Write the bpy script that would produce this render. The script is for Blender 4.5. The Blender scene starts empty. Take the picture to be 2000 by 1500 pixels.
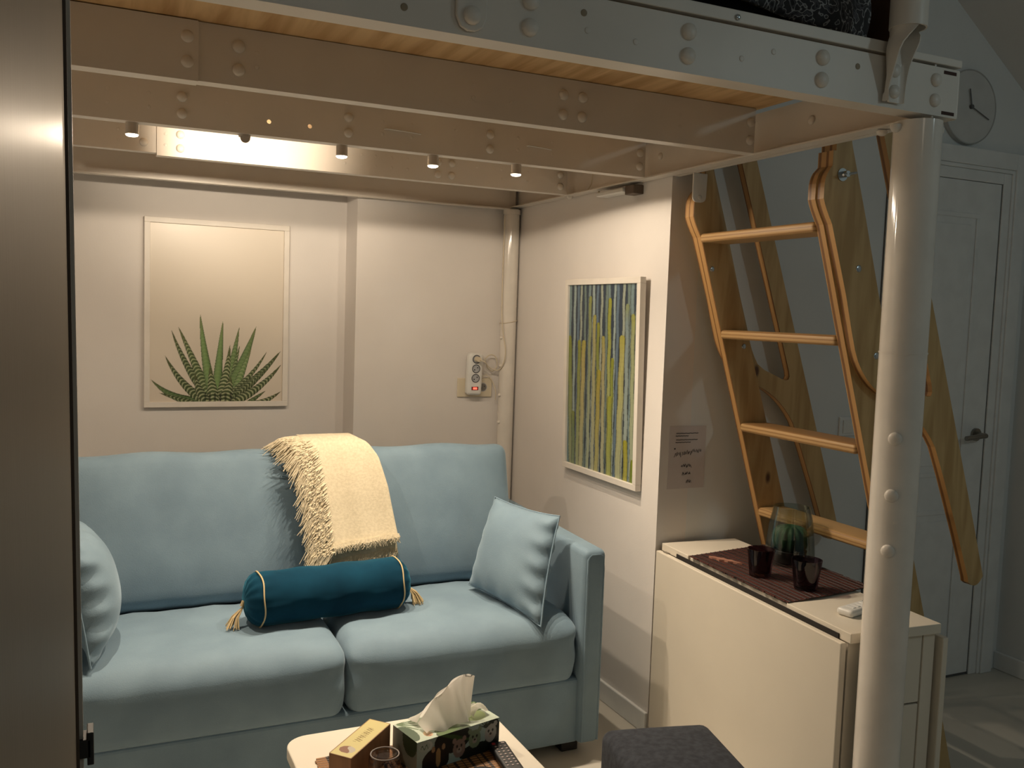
import bpy, bmesh, math, random
import numpy as np
from mathutils import Vector, Matrix

random.seed(7)
rng = np.random.RandomState(11)
scn = bpy.context.scene
C = scn.collection
PI = math.pi
FZ = -0.02                                   # floor level

# ------------------------------------------------------------------ camera
cam_d = bpy.data.cameras.new('camera')
cam = bpy.data.objects.new('camera', cam_d)
C.objects.link(cam)
cam_d.sensor_width = 36.0
cam_d.lens = 36.0 * 1786.68 / 2000.0
cam_d.clip_start = 0.02
yaw, pitch, roll = 0.43312, -0.07634, 0.03374
fwd = Vector((math.sin(yaw) * math.cos(pitch), math.cos(yaw) * math.cos(pitch), math.sin(pitch)))
r0 = Vector((math.cos(yaw), -math.sin(yaw), 0))
u0 = r0.cross(fwd)
rt = math.cos(roll) * r0 + math.sin(roll) * u0
up = -math.sin(roll) * r0 + math.cos(roll) * u0
M = Matrix((rt, up, -fwd)).transposed().to_4x4()
M.translation = Vector((-1.74116, -3.77795, 1.40721))
cam.matrix_world = M
scn.camera = cam

# ------------------------------------------------------------------ world, lights, exposure
scn.view_settings.view_transform = 'Standard'
scn.view_settings.look = 'None'
scn.view_settings.gamma = 1.0
scn.view_settings.exposure = 0.0
W = bpy.data.worlds.new('dim_evening_room')
scn.world = W
W.use_nodes = True
W.node_tree.nodes['Background'].inputs[0].default_value = (0.72, 0.86, 0.84, 1)
W.node_tree.nodes['Background'].inputs[1].default_value = 0.078

def area(name, loc, target, size, energy, col):
    d = bpy.data.lights.new(name, 'AREA')
    d.shape = 'DISK'
    d.size = size
    d.energy = energy
    d.color = col
    o = bpy.data.objects.new(name, d)
    C.objects.link(o)
    o.location = loc
    o.rotation_euler = (Vector(target) - Vector(loc)).to_track_quat('-Z', 'Y').to_euler()
    return o
area('hall_ceiling_lamp', (1.1, -4.3, 2.45), (0.6, -1.4, 0.9), 0.14, 3.3, (0.78, 0.98, 1.0))
area('warm_fill_lamp', (-1.0, -4.6, 2.5), (-0.9, -1.8, 0.9), 0.5, 1.0, (1.0, 0.82, 0.62))  # added weak warm fill behind the camera, stands for no known fixture

WARM = (1.0, 0.83, 0.63)
SPOTS = [-1.640, -1.350, -1.075, -0.793, -0.514]
SPOT_Y = -1.100

# ------------------------------------------------------------------ materials
def new_mat(name):
    m = bpy.data.materials.new(name)
    m.use_nodes = True
    nt = m.node_tree
    return m, nt, nt.nodes['Principled BSDF']

def setin(b, **kw):
    for k, v in kw.items():
        k = k.replace('_', ' ')
        b.inputs[k].default_value = v if not isinstance(v, tuple) else (*v, 1)[:4]

def noise_mat(name, c1, c2, scale=(8, 8, 8), rough=0.6, bump=0.0, bscale=None, detail=4, lo=0.35, hi=0.65, **kw):
    m, nt, b = new_mat(name)
    N = nt.nodes
    tc = N.new('ShaderNodeTexCoord')
    mp = N.new('ShaderNodeMapping')
    mp.inputs['Scale'].default_value = scale
    nt.links.new(tc.outputs['Object'], mp.inputs[0])
    no = N.new('ShaderNodeTexNoise')
    no.inputs['Scale'].default_value = 1.0
    no.inputs['Detail'].default_value = detail
    nt.links.new(mp.outputs[0], no.inputs['Vector'])
    cr = N.new('ShaderNodeValToRGB')
    cr.color_ramp.elements[0].position = lo
    cr.color_ramp.elements[1].position = hi
    cr.color_ramp.elements[0].color = (*c1, 1)
    cr.color_ramp.elements[1].color = (*c2, 1)
    nt.links.new(no.outputs['Fac'], cr.inputs[0])
    nt.links.new(cr.outputs[0], b.inputs['Base Color'])
    b.inputs['Roughness'].default_value = rough
    if bump:
        n2 = N.new('ShaderNodeTexNoise')
        n2.inputs['Scale'].default_value = bscale or 200
        n2.inputs['Detail'].default_value = 3
        nt.links.new(tc.outputs['Object'], n2.inputs['Vector'])
        bp = N.new('ShaderNodeBump')
        bp.inputs['Strength'].default_value = bump
        bp.inputs['Distance'].default_value = 0.002
        nt.links.new(n2.outputs['Fac'], bp.inputs['Height'])
        nt.links.new(bp.outputs[0], b.inputs['Normal'])
    setin(b, **kw)
    return m

def plain(name, col, rough=0.5, **kw):
    return noise_mat(name, tuple(c * 0.96 for c in col), tuple(min(1, c * 1.03) for c in col), (14, 14, 14), rough, **kw)

def vcol_mat(name, rough=0.5, **kw):
    m, nt, b = new_mat(name)
    a = nt.nodes.new('ShaderNodeVertexColor')
    a.layer_name = 'print'
    nt.links.new(a.outputs['Color'], b.inputs['Base Color'])
    b.inputs['Roughness'].default_value = rough
    setin(b, **kw)
    return m

def glass_mat(name, col, rough=0.03, ior=1.3, alpha_mix=0.0):
    m, nt, b = new_mat(name)
    N = nt.nodes
    tr = N.new('ShaderNodeBsdfTransparent')
    tr.inputs[0].default_value = (*col, 1)
    gl = N.new('ShaderNodeBsdfGlossy')
    gl.inputs['Roughness'].default_value = rough
    lw = N.new('ShaderNodeLayerWeight')
    lw.inputs['Blend'].default_value = 0.25
    mx = N.new('ShaderNodeMixShader')
    mr = N.new('ShaderNodeMapRange')
    mr.inputs['To Min'].default_value = 0.04
    mr.inputs['To Max'].default_value = 0.5
    nt.links.new(lw.outputs['Fresnel'], mr.inputs['Value'])
    nt.links.new(mr.outputs[0], mx.inputs[0])
    nt.links.new(tr.outputs[0], mx.inputs[1])
    nt.links.new(gl.outputs[0], mx.inputs[2])
    nt.links.new(mx.outputs[0], N['Material Output'].inputs['Surface'])
    return m

def wood_mat(name, c1, c2, scale, rough=0.5, axis_rot=(0, 0, 0), knots=False):
    m, nt, b = new_mat(name)
    N = nt.nodes
    tc = N.new('ShaderNodeTexCoord')
    mp = N.new('ShaderNodeMapping')
    mp.inputs['Rotation'].default_value = axis_rot
    mp.inputs['Scale'].default_value = scale
    nt.links.new(tc.outputs['Object'], mp.inputs[0])
    no = N.new('ShaderNodeTexNoise')
    no.inputs['Scale'].default_value = 1.0
    no.inputs['Detail'].default_value = 6
    no.inputs['Distortion'].default_value = 0.6
    nt.links.new(mp.outputs[0], no.inputs['Vector'])
    cr = N.new('ShaderNodeValToRGB')
    cr.color_ramp.elements[0].position = 0.36
    cr.color_ramp.elements[1].position = 0.62
    cr.color_ramp.elements[0].color = (*c1, 1)
    cr.color_ramp.elements[1].color = (*c2, 1)
    nt.links.new(no.outputs['Fac'], cr.inputs[0])
    out = cr.outputs[0]
    if knots:
        vo = N.new('ShaderNodeTexVoronoi')
        mk = N.new('ShaderNodeMapping')
        mk.inputs['Scale'].default_value = (5.5, 0.0, 3.0)
        mk.inputs['Location'].default_value = (0.35, 0.0, 0.2)
        nt.links.new(tc.outputs['Object'], mk.inputs[0])
        vo.inputs['Scale'].default_value = 1.0
        nt.links.new(mk.outputs[0], vo.inputs['Vector'])
        r2 = N.new('ShaderNodeValToRGB')
        r2.color_ramp.elements[0].position = 0.045
        r2.color_ramp.elements[1].position = 0.085
        r2.color_ramp.elements[0].color = (1, 1, 1, 1)
        r2.color_ramp.elements[1].color = (0, 0, 0, 1)
        nt.links.new(vo.outputs['Distance'], r2.inputs[0])
        mx = N.new('ShaderNodeMix')
        mx.data_type = 'RGBA'
        nt.links.new(r2.outputs[0], mx.inputs['Factor'])
        nt.links.new(out, mx.inputs['A'])
        mx.inputs['B'].default_value = (0.10, 0.045, 0.018, 1)
        out = mx.outputs['Result']
    nt.links.new(out, b.inputs['Base Color'])
    b.inputs['Roughness'].default_value = rough
    return m

def layered_mat(name, c1, c2, axis, period, rough=0.5, rot=(0, 0, 0)):
    """plywood edge or woven slats: bands across one object axis"""
    m, nt, b = new_mat(name)
    N = nt.nodes
    tc = N.new('ShaderNodeTexCoord')
    mp = N.new('ShaderNodeMapping')
    mp.inputs['Rotation'].default_value = rot
    nt.links.new(tc.outputs['Object'], mp.inputs[0])
    wv = N.new('ShaderNodeTexWave')
    wv.bands_direction = axis
    wv.inputs['Scale'].default_value = 2 * PI / (20 * period) * 1.0
    wv.inputs['Distortion'].default_value = 0.4
    wv.inputs['Detail'].default_value = 1.0
    nt.links.new(mp.outputs[0], wv.inputs['Vector'])
    cr = N.new('ShaderNodeValToRGB')
    cr.color_ramp.elements[0].position = 0.12
    cr.color_ramp.elements[1].position = 0.4
    cr.color_ramp.elements[0].color = (*c1, 1)
    cr.color_ramp.elements[1].color = (*c2, 1)
    nt.links.new(wv.outputs['Fac'], cr.inputs[0])
    nt.links.new(cr.outputs[0], b.inputs['Base Color'])
    b.inputs['Roughness'].default_value = rough
    return m

def emis_mat(name, col, s):
    m, nt, b = new_mat(name)
    b.inputs['Base Color'].default_value = (*col, 1)
    b.inputs['Emission Color'].default_value = (*col, 1)
    b.inputs['Emission Strength'].default_value = s
    return m

m_wall = noise_mat('wall_paint', (0.74, 0.70, 0.665), (0.78, 0.74, 0.70), (3, 3, 3), 0.75, bump=0.10, bscale=160)
m_hall = noise_mat('hall_wall_paint', (0.70, 0.71, 0.70), (0.74, 0.75, 0.74), (3, 3, 3), 0.75, bump=0.10, bscale=160)
m_ceil = noise_mat('ceiling_paint', (0.66, 0.67, 0.665), (0.70, 0.71, 0.70), (3, 3, 3), 0.8, bump=0.08, bscale=120)
m_trim = plain('gloss_trim_white', (0.76, 0.77, 0.76), 0.4)
m_steel = noise_mat('white_powder_coated_steel', (0.70, 0.655, 0.59), (0.75, 0.70, 0.63), (5, 5, 5), 0.38, bump=0.05, bscale=500)
m_pole = plain('glossy_white_painted_tube', (0.76, 0.715, 0.65), 0.10)
m_dark = plain('dark_gap', (0.015, 0.012, 0.010), 0.8)
m_deck = wood_mat('pine_plywood', (0.50, 0.30, 0.13), (0.72, 0.49, 0.25), (22, 2.0, 6), 0.6, (0, 0, 0.5))
m_floor = noise_mat('pale_tile', (0.52, 0.49, 0.43), (0.60, 0.57, 0.50), (2.2, 2.2, 2), 0.42, lo=0.3, hi=0.7)
m_fabric = noise_mat('blue_sofa_fabric', (0.160, 0.240, 0.305), (0.194, 0.284, 0.352), (7, 7, 7), 0.75, bump=0.25, bscale=350, detail=6, Sheen_Weight=0.45, Sheen_Roughness=0.45, Sheen_Tint=(0.75, 0.9, 1.0))
m_black = plain('black_plastic', (0.012, 0.012, 0.013), 0.45)
m_frame = plain('white_picture_frame', (0.78, 0.73, 0.66), 0.45)
m_print = vcol_mat('poster_print', 0.32)
m_print_b = vcol_mat('carton_print', 0.45)
m_throw = noise_mat('cream_woven_throw', (0.64, 0.55, 0.38), (0.74, 0.645, 0.46), (120, 40, 160), 0.9, bump=0.5, bscale=420, Sheen_Weight=0.3)
m_velvet = noise_mat('teal_velvet', (0.002, 0.030, 0.058), (0.004, 0.047, 0.086), (9, 9, 9), 0.9, detail=5, Specular_IOR_Level=0.15, Sheen_Weight=0.5, Sheen_Roughness=0.35, Sheen_Tint=(0.15, 0.55, 0.75))
m_cord = plain('gold_cream_piping', (0.62, 0.47, 0.25), 0.6)
m_fridge = None
m_ply_face = wood_mat('pine_ply_face', (0.42, 0.27, 0.105), (0.56, 0.385, 0.175), (26, 26, 3.0), 0.5, (0, -0.31, 0), True)
m_ply_edge = layered_mat('ply_edge_layers', (0.20, 0.09, 0.03), (0.48, 0.27, 0.10), 'Y', 0.0275, 0.5)
m_tread = layered_mat('ply_tread_layers', (0.33, 0.18, 0.068), (0.49, 0.305, 0.13), 'Z', 0.011, 0.5)
m_zinc = plain('zinc_bolt', (0.55, 0.58, 0.60), 0.22, Metallic=1.0)
m_table = noise_mat('white_laminate', (0.71, 0.65, 0.545), (0.74, 0.68, 0.57), (4, 4, 4), 0.42)
m_matdark = None
m_stool = noise_mat('charcoal_felt', (0.018, 0.021, 0.029), (0.034, 0.039, 0.050), (60, 60, 60), 0.95, bump=0.3, bscale=300)
m_plastic = plain('white_plastic', (0.74, 0.74, 0.71), 0.35)
m_socket = plain('cream_socket_plastic', (0.70, 0.62, 0.47), 0.4)
m_grey = plain('grey_socket_face', (0.42, 0.43, 0.45), 0.45)
m_cable = plain('cream_cable', (0.66, 0.58, 0.44), 0.5)
m_tissue = noise_mat('tissue_paper', (0.80, 0.76, 0.70), (0.86, 0.82, 0.76), (20, 20, 20), 0.9)
def translucent(m, col, f):
    N = m.node_tree.nodes
    b = N['Principled BSDF']
    t = N.new('ShaderNodeBsdfTranslucent')
    t.inputs[0].default_value = (*col, 1)
    mx = N.new('ShaderNodeMixShader')
    mx.inputs[0].default_value = f
    m.node_tree.links.new(b.outputs[0], mx.inputs[1])
    m.node_tree.links.new(t.outputs[0], mx.inputs[2])
    m.node_tree.links.new(mx.outputs[0], N['Material Output'].inputs['Surface'])
translucent(m_tissue, (0.9, 0.87, 0.82), 0.5)
m_woodbox = wood_mat('brown_wood_box', (0.26, 0.125, 0.055), (0.36, 0.18, 0.085), (30, 30, 5), 0.55)
m_cactus = noise_mat('cactus_green', (0.03, 0.085, 0.045), (0.06, 0.15, 0.075), (30, 30, 12), 0.5)
m_pot = plain('dark_pot', (0.02, 0.016, 0.016), 0.5)
m_smoke = glass_mat('smoked_glass', (0.74, 0.69, 0.67))
m_grape = glass_mat('purple_smoked_glass', (0.42, 0.32, 0.36))
m_clear = glass_mat('clear_cloche_glass', (0.80, 0.83, 0.80))
m_clockface = plain('pale_clock_face', (0.60, 0.60, 0.585), 0.6)
m_clockhand = plain('dark_clock_hand', (0.10, 0.10, 0.10), 0.5)
m_clockrim = plain('grey_clock_rim', (0.42, 0.42, 0.41), 0.5)
m_chrome = plain('satin_nickel', (0.30, 0.28, 0.25), 0.3, Metallic=1.0)
m_bed = noise_mat('paisley_bedding', (0.012, 0.012, 0.014), (0.30, 0.29, 0.28), (55, 55, 55), 0.9, detail=1, lo=0.51, hi=0.57, Sheen_Weight=0.1)
cr = [n for n in m_bed.node_tree.nodes if n.type == 'VALTORGB'][0].color_ramp
for e, (p_, c_) in zip(cr.elements, ((0.0, (0.035, 0.036, 0.040)), (1.0, (0.015, 0.015, 0.018)))):
    e.position = p_; e.color = (*c_, 1)
for p_, c_ in ((0.455, (0.03, 0.03, 0.034)), (0.48, (0.34, 0.34, 0.34)), (0.505, (0.34, 0.34, 0.34)), (0.53, (0.02, 0.02, 0.024)), (0.60, (0.10, 0.10, 0.11)), (0.64, (0.015, 0.015, 0.018))):
    e = cr.elements.new(p_); e.color = (*c_, 1)
m_mattress = plain('black_mattress_cover', (0.016, 0.015, 0.016), 0.85)
m_brown = plain('brown_bed_panel', (0.13, 0.058, 0.026), 0.6)
m_bits = plain('dried_leaf_pink_brown', (0.32, 0.15, 0.10), 0.7)
m_paper = plain('paper_sheet', (0.63, 0.58, 0.57), 0.8)
m_ink = plain('grey_ink', (0.06, 0.055, 0.055), 0.9)

def brushed():
    m, nt, b = new_mat('brushed_steel')
    N = nt.nodes
    tc = N.new('ShaderNodeTexCoord')
    mp = N.new('ShaderNodeMapping')
    mp.inputs['Scale'].default_value = (1, 500, 3)
    nt.links.new(tc.outputs['Object'], mp.inputs[0])
    no = N.new('ShaderNodeTexNoise')
    no.inputs['Scale'].default_value = 1.0
    no.inputs['Detail'].default_value = 2
    nt.links.new(mp.outputs[0], no.inputs['Vector'])
    mr = N.new('ShaderNodeMapRange')
    mr.inputs['To Min'].default_value = 0.40
    mr.inputs['To Max'].default_value = 0.52
    nt.links.new(no.outputs['Fac'], mr.inputs['Value'])
    nt.links.new(mr.outputs[0], b.inputs['Roughness'])
    setin(b, Base_Color=(0.34, 0.295, 0.24), Metallic=0.55, Specular_Tint=(0.13, 0.115, 0.095))
    return m
m_fridge = brushed()

def woven(name, slat1, slat2, thread, p_slat, p_thread, axis_slat='X', axis_thread='Y', rough=0.6):
    m, nt, b = new_mat(name)
    N = nt.nodes
    tc = N.new('ShaderNodeTexCoord')
    def wave(axis, per, a0, a1, c0, c1):
        wv = N.new('ShaderNodeTexWave')
        wv.bands_direction = axis
        wv.inputs['Scale'].default_value = 2 * PI / (20 * per)
        nt.links.new(tc.outputs['Object'], wv.inputs['Vector'])
        cr = N.new('ShaderNodeValToRGB')
        cr.color_ramp.elements[0].position = a0
        cr.color_ramp.elements[1].position = a1
        cr.color_ramp.elements[0].color = (*c0, 1)
        cr.color_ramp.elements[1].color = (*c1, 1)
        nt.links.new(wv.outputs['Fac'], cr.inputs[0])
        return cr.outputs[0]
    s = wave(axis_slat, p_slat, 0.1, 0.5, slat1, slat2)
    t = wave(axis_thread, p_thread, 0.06, 0.12, (1, 1, 1), (0, 0, 0))
    mx = N.new('ShaderNodeMix')
    mx.data_type = 'RGBA'
    nt.links.new(t, mx.inputs['Factor'])
    nt.links.new(s, mx.inputs['A'])
    mx.inputs['B'].default_value = (*thread, 1)
    nt.links.new(mx.outputs['Result'], b.inputs['Base Color'])
    b.inputs['Roughness'].default_value = rough
    return m
m_matdark = woven('dark_red_bamboo', (0.02, 0.006, 0.005), (0.105, 0.030, 0.022), (0.01, 0.005, 0.004), 0.011, 0.028, 'Y', 'X')
m_mattan = woven('tan_bamboo', (0.10, 0.04, 0.012), (0.42, 0.21, 0.075), (0.03, 0.014, 0.008), 0.010, 0.036, 'Y', 'X')

# ------------------------------------------------------------------ mesh helpers
def box(bm, x0, x1, y0, y1, z0, z1):
    vs = [bm.verts.new((x, y, z)) for z in (z0, z1) for y in (y0, y1) for x in (x0, x1)]
    for f in ((0, 2, 3, 1), (4, 5, 7, 6), (0, 1, 5, 4), (2, 6, 7, 3), (0, 4, 6, 2), (1, 3, 7, 5)):
        bm.faces.new([vs[i] for i in f])
    return vs

def frame_of(d):
    d = Vector(d).normalized()
    a = Vector((0, 0, 1)) if abs(d.z) < 0.9 else Vector((1, 0, 0))
    u = d.cross(a).normalized()
    return u, d.cross(u).normalized()

def cyl(bm, p0, p1, r0, r1=None, n=20, caps=True):
    r1 = r0 if r1 is None else r1
    p0, p1 = Vector(p0), Vector(p1)
    u, v = frame_of(p1 - p0)
    A, B = [], []
    for i in range(n):
        a = 2 * PI * i / n
        d = math.cos(a) * u + math.sin(a) * v
        A.append(bm.verts.new(p0 + d * r0))
        B.append(bm.verts.new(p1 + d * r1))
    for i in range(n):
        j = (i + 1) % n
        bm.faces.new((A[i], A[j], B[j], B[i]))
    if caps:
        bm.faces.new(A[::-1])
        bm.faces.new(B)

def tube(bm, pts, r, n=8, closed=False, taper=None):
    pts = [Vector(p) for p in pts]
    L = len(pts)
    rings = []
    prev = None
    for i, p in enumerate(pts):
        if closed:
            d = pts[(i + 1) % L] - pts[i - 1]
        else:
            d = pts[min(i + 1, L - 1)] - pts[max(i - 1, 0)]
        d.normalize()
        if prev is None:
            u, v = frame_of(d)
        else:
            u = (prev - d * prev.dot(d))
            if u.length < 1e-6:
                u, v = frame_of(d)
            u.normalize()
            v = d.cross(u)
        prev = u
        rr = r if taper is None else r * taper(i / (L - 1))
        rings.append([bm.verts.new(p + rr * (math.cos(2 * PI * k / n) * u + math.sin(2 * PI * k / n) * v)) for k in range(n)])
    for i in range(L if closed else L - 1):
        a, b = rings[i], rings[(i + 1) % L]
        for k in range(n):
            bm.faces.new((a[k], a[(k + 1) % n], b[(k + 1) % n], b[k]))
    if not closed:
        bm.faces.new(rings[0][::-1])
        bm.faces.new(rings[-1])

def lathe(bm, prof, center, n=28, ribs=0, depth=0.0):
    cx, cy, cz = center
    rings = []
    for r, z in prof:
        ring = []
        for i in range(n):
            a = 2 * PI * i / n
            k = 1 - depth * (0.5 - 0.5 * math.cos(ribs * a)) if ribs else 1
            ring.append(bm.verts.new((cx + r * k * math.cos(a), cy + r * k * math.sin(a), cz + z)))
        rings.append(ring)
    for a, b in zip(rings, rings[1:]):
        for i in range(n):
            j = (i + 1) % n
            bm.faces.new((a[i], a[j], b[j], b[i]))
    bm.faces.new(rings[0][::-1])
    bm.faces.new(rings[-1])

def dome(bm, c, axis, r, h, n=16, k=4, collar=True):
    c, axis = Vector(c), Vector(axis).normalized()
    u, v = frame_of(axis)
    rings = []
    prof = [(r, 0.0), (r, h * 0.22)] + [(r * math.cos(t), h * 0.22 + h * 0.78 * math.sin(t)) for t in [PI / 2 * i / k for i in range(1, k)]]
    for rr, hh in prof:
        rings.append([bm.verts.new(c + axis * hh + rr * (math.cos(2 * PI * i / n) * u + math.sin(2 * PI * i / n) * v)) for i in range(n)])
    for a, b in zip(rings, rings[1:]):
        for i in range(n):
            bm.faces.new((a[i], a[(i + 1) % n], b[(i + 1) % n], b[i]))
    top = bm.verts.new(c + axis * h)
    for i in range(n):
        bm.faces.new((rings[-1][i], rings[-1][(i + 1) % n], top))
    bm.faces.new(rings[0][::-1])

def prism(bm, poly, lo, hi, fn):
    """poly of 2D points extruded between lo and hi; fn(a, b, t) -> 3D"""
    A = [bm.verts.new(fn(a, b, lo)) for a, b in poly]
    B = [bm.verts.new(fn(a, b, hi)) for a, b in poly]
    n = len(poly)
    bm.faces.new(A[::-1])
    bm.faces.new(B)
    for i in range(n):
        j = (i + 1) % n
        bm.faces.new((A[i], A[j], B[j], B[i]))

def grid(bm, nu, nv, fn):
    vs = [[bm.verts.new(fn(i / nu, j / nv)) for j in range(nv + 1)] for i in range(nu + 1)]
    fs = []
    for i in range(nu):
        for j in range(nv):
            fs.append(bm.faces.new((vs[i][j], vs[i + 1][j], vs[i + 1][j + 1], vs[i][j + 1])))
    return vs

def rbox(bm, x0, x1, y0, y1, z0, z1, r, n=10, fn=None):
    """rounded box with optional warp fn(Vector, (a,b,c) in -1..1) -> Vector"""
    cx, cy, cz = (x0 + x1) / 2, (y0 + y1) / 2, (z0 + z1) / 2
    h = Vector(((x1 - x0) / 2, (y1 - y0) / 2, (z1 - z0) / 2))
    cache = {}
    # parameter positions clustered so that edges round well
    t = sorted(set([-1 + 2 * i / n for i in range(n + 1)]))
    def coord(tt, hh):
        return tt * hh
    ks = []
    for ax in range(3):
        hh = h[ax]
        rr = min(r, hh)
        e = [-hh + rr * (1 - math.cos(PI / 2 * i / 4)) for i in range(5)]
        inner = [-(hh - rr) + 2 * (hh - rr) * i / n for i in range(1, n)]
        ks.append(e + inner + [-q for q in e[::-1]])
    def vert(p):
        key = tuple(round(q, 6) for q in p)
        if key in cache:
            return cache[key]
        P = Vector(p)
        rr = Vector((min(r, h.x), min(r, h.y), min(r, h.z)))
        inn = Vector([max(-(h[i] - rr[i]), min(h[i] - rr[i], P[i])) for i in range(3)])
        d = P - inn
        if d.length > 1e-9:
            q = Vector([d[i] / rr[i] for i in range(3)])
            q.normalize()
            P = inn + Vector([q[i] * rr[i] for i in range(3)])
        abc = (P.x / h.x, P.y / h.y, P.z / h.z)
        P = P + Vector((cx, cy, cz))
        if fn:
            P = fn(P, abc)
        cache[key] = bm.verts.new(P)
        return cache[key]
    for ax in range(3):
        a1, a2 = [(1, 2), (2, 0), (0, 1)][ax]
        for sgn in (-1, 1):
            A, B = ks[a1], ks[a2]
            for i in range(len(A) - 1):
                for j in range(len(B) - 1):
                    quad = []
                    for (ii, jj) in ((i, j), (i + 1, j), (i + 1, j + 1), (i, j + 1)):
                        p = [0, 0, 0]
                        p[ax] = sgn * h[ax]
                        p[a1] = A[ii]
                        p[a2] = B[jj]
                        quad.append(vert(p))
                    if sgn < 0:
                        quad = quad[::-1]
                    quad = list(dict.fromkeys(quad))
                    if len(quad) >= 3:
                        try:
                            bm.faces.new(quad)
                        except ValueError:
                            pass

def obj(name, bm, m, parent=None, smooth=False, bevel=0.0, segs=2, angle=40):
    bmesh.ops.recalc_face_normals(bm, faces=bm.faces)
    me = bpy.data.meshes.new(name)
    bm.to_mesh(me)
    bm.free()
    me.materials.append(m)
    if smooth:
        for p in me.polygons:
            p.use_smooth = True
        me.set_sharp_from_angle(angle=math.radians(angle))
    o = bpy.data.objects.new(name, me)
    C.objects.link(o)
    if parent:
        set_parent(o, parent)
    if bevel:
        b = o.modifiers.new('bevel', 'BEVEL')
        b.width = bevel
        b.segments = segs
        b.limit_method = 'ANGLE'
    return o

def mat_of(o):
    m = o.matrix_basis.copy()
    p = o.parent
    while p:
        m = p.matrix_basis @ p_inv(o) @ m
        o = p
        p = o.parent
    return m
def p_inv(o):
    return o.matrix_parent_inverse
def world_mat(o):
    m = o.matrix_basis.copy()
    while o.parent:
        m = o.parent.matrix_basis @ (o.matrix_parent_inverse @ m)
        o = o.parent
    return m
def set_parent(o, parent):
    o.parent = parent
    o.matrix_parent_inverse = full_mat(parent).inverted()
def full_mat(o):
    if o.parent:
        return full_mat(o.parent) @ o.matrix_parent_inverse @ o.matrix_basis
    return o.matrix_basis.copy()

def tag(o, label, cat, group=None):
    o['label'] = label
    o['category'] = cat
    if group:
        o['group'] = group
    return o

def thing(name, label, cat, loc=(0, 0, 0), group=None):
    o = bpy.data.objects.new(name, None)
    o.empty_display_size = 0.05
    C.objects.link(o)
    o.location = loc
    return tag(o, label, cat, group)

def struct(name, bm, m, parent=None, **kw):
    o = obj(name, bm, m, parent, **kw)
    if not parent:
        o['kind'] = 'structure'
    return o

def B():
    return bmesh.new()

def quick_box(name, dims, m, parent=None, bevel=0.0, **kw):
    bm = B()
    box(bm, *dims)
    return obj(name, bm, m, parent, bevel=bevel, **kw)

def painted(name, o, u, v, nu, nv, fn, m, parent, thick=None):
    """a flat printed sheet: grid of vertices coloured by fn(U, V) -> (n, 3) sRGB 0..1"""
    o, u, v = Vector(o), Vector(u), Vector(v)
    bm = B()
    grid(bm, nu, nv, lambda a, b: o + u * a + v * b)
    me = bpy.data.meshes.new(name)
    bm.to_mesh(me)
    bm.free()
    me.materials.append(m)
    A, Bq = np.meshgrid(np.arange(nu + 1) / nu, np.arange(nv + 1) / nv, indexing='ij')
    col = np.clip(fn(A.ravel(), Bq.ravel()), 0, 1)
    lin = np.where(col <= 0.04045, col / 12.92, ((col + 0.055) / 1.055) ** 2.4)
    ca = me.color_attributes.new('print', 'FLOAT_COLOR', 'POINT')
    buf = np.ones((len(me.vertices), 4), dtype=np.float32)
    buf[:, :3] = lin
    ca.data.foreach_set('color', buf.ravel())
    ob = bpy.data.objects.new(name, me)
    C.objects.link(ob)
    if parent:
        set_parent(ob, parent)
    return ob

# ------------------------------------------------------------------ the room
YD = -1.217                      # plane of the door wall
bm = B(); box(bm, -2.6, 1.9, -5.2, 0.4, FZ - 0.1, FZ); struct('floor', bm, m_floor)
bm = B(); box(bm, -2.5, -0.7295, 0.175, 0.35, FZ, 3.32); box(bm, -0.7295, 0.12, 0.0, 0.35, FZ, 3.32); struct('wall_back', bm, m_wall)
bm = B(); box(bm, 0.0, 0.12, YD, 0.0, FZ, 3.32); struct('wall_right', bm, m_wall)
bm = B(); box(bm, -2.5, -2.35, -5.2, 0.175, FZ, 3.32); struct('wall_left', bm, m_wall)
bm = B(); box(bm, 0.12, 1.9, YD, YD + 0.12, FZ, 3.2); struct('wall_door_side', bm, m_hall)
bm = B(); box(bm, 1.745, 1.9, -5.2, YD, FZ, 2.9); struct('wall_entry', bm, m_hall)
# sloping attic ceiling: falls towards the entry wall
def cz(x):
    return 2.653 - 0.707 * (x - 1.252)
bm = B()
prism(bm, [(1.9, cz(1.9)), (0.337, 3.30), (-2.5, 3.30), (-2.5, 3.42), (0.39, 3.42), (1.9, cz(1.9) + 0.12)], -3.6, 0.4, lambda a, b, t: (a, t, b))
struct('ceiling', bm, m_ceil)
# baseboards
bm = B(); box(bm, -0.013, 0.0, YD, 0.0, FZ, FZ + 0.075); struct('baseboard_right', bm, m_trim, bevel=0.004)
bm = B(); box(bm, 1.731, 1.745, -5.2, YD, FZ, FZ + 0.075); struct('baseboard_entry', bm, m_trim, bevel=0.004)

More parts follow.
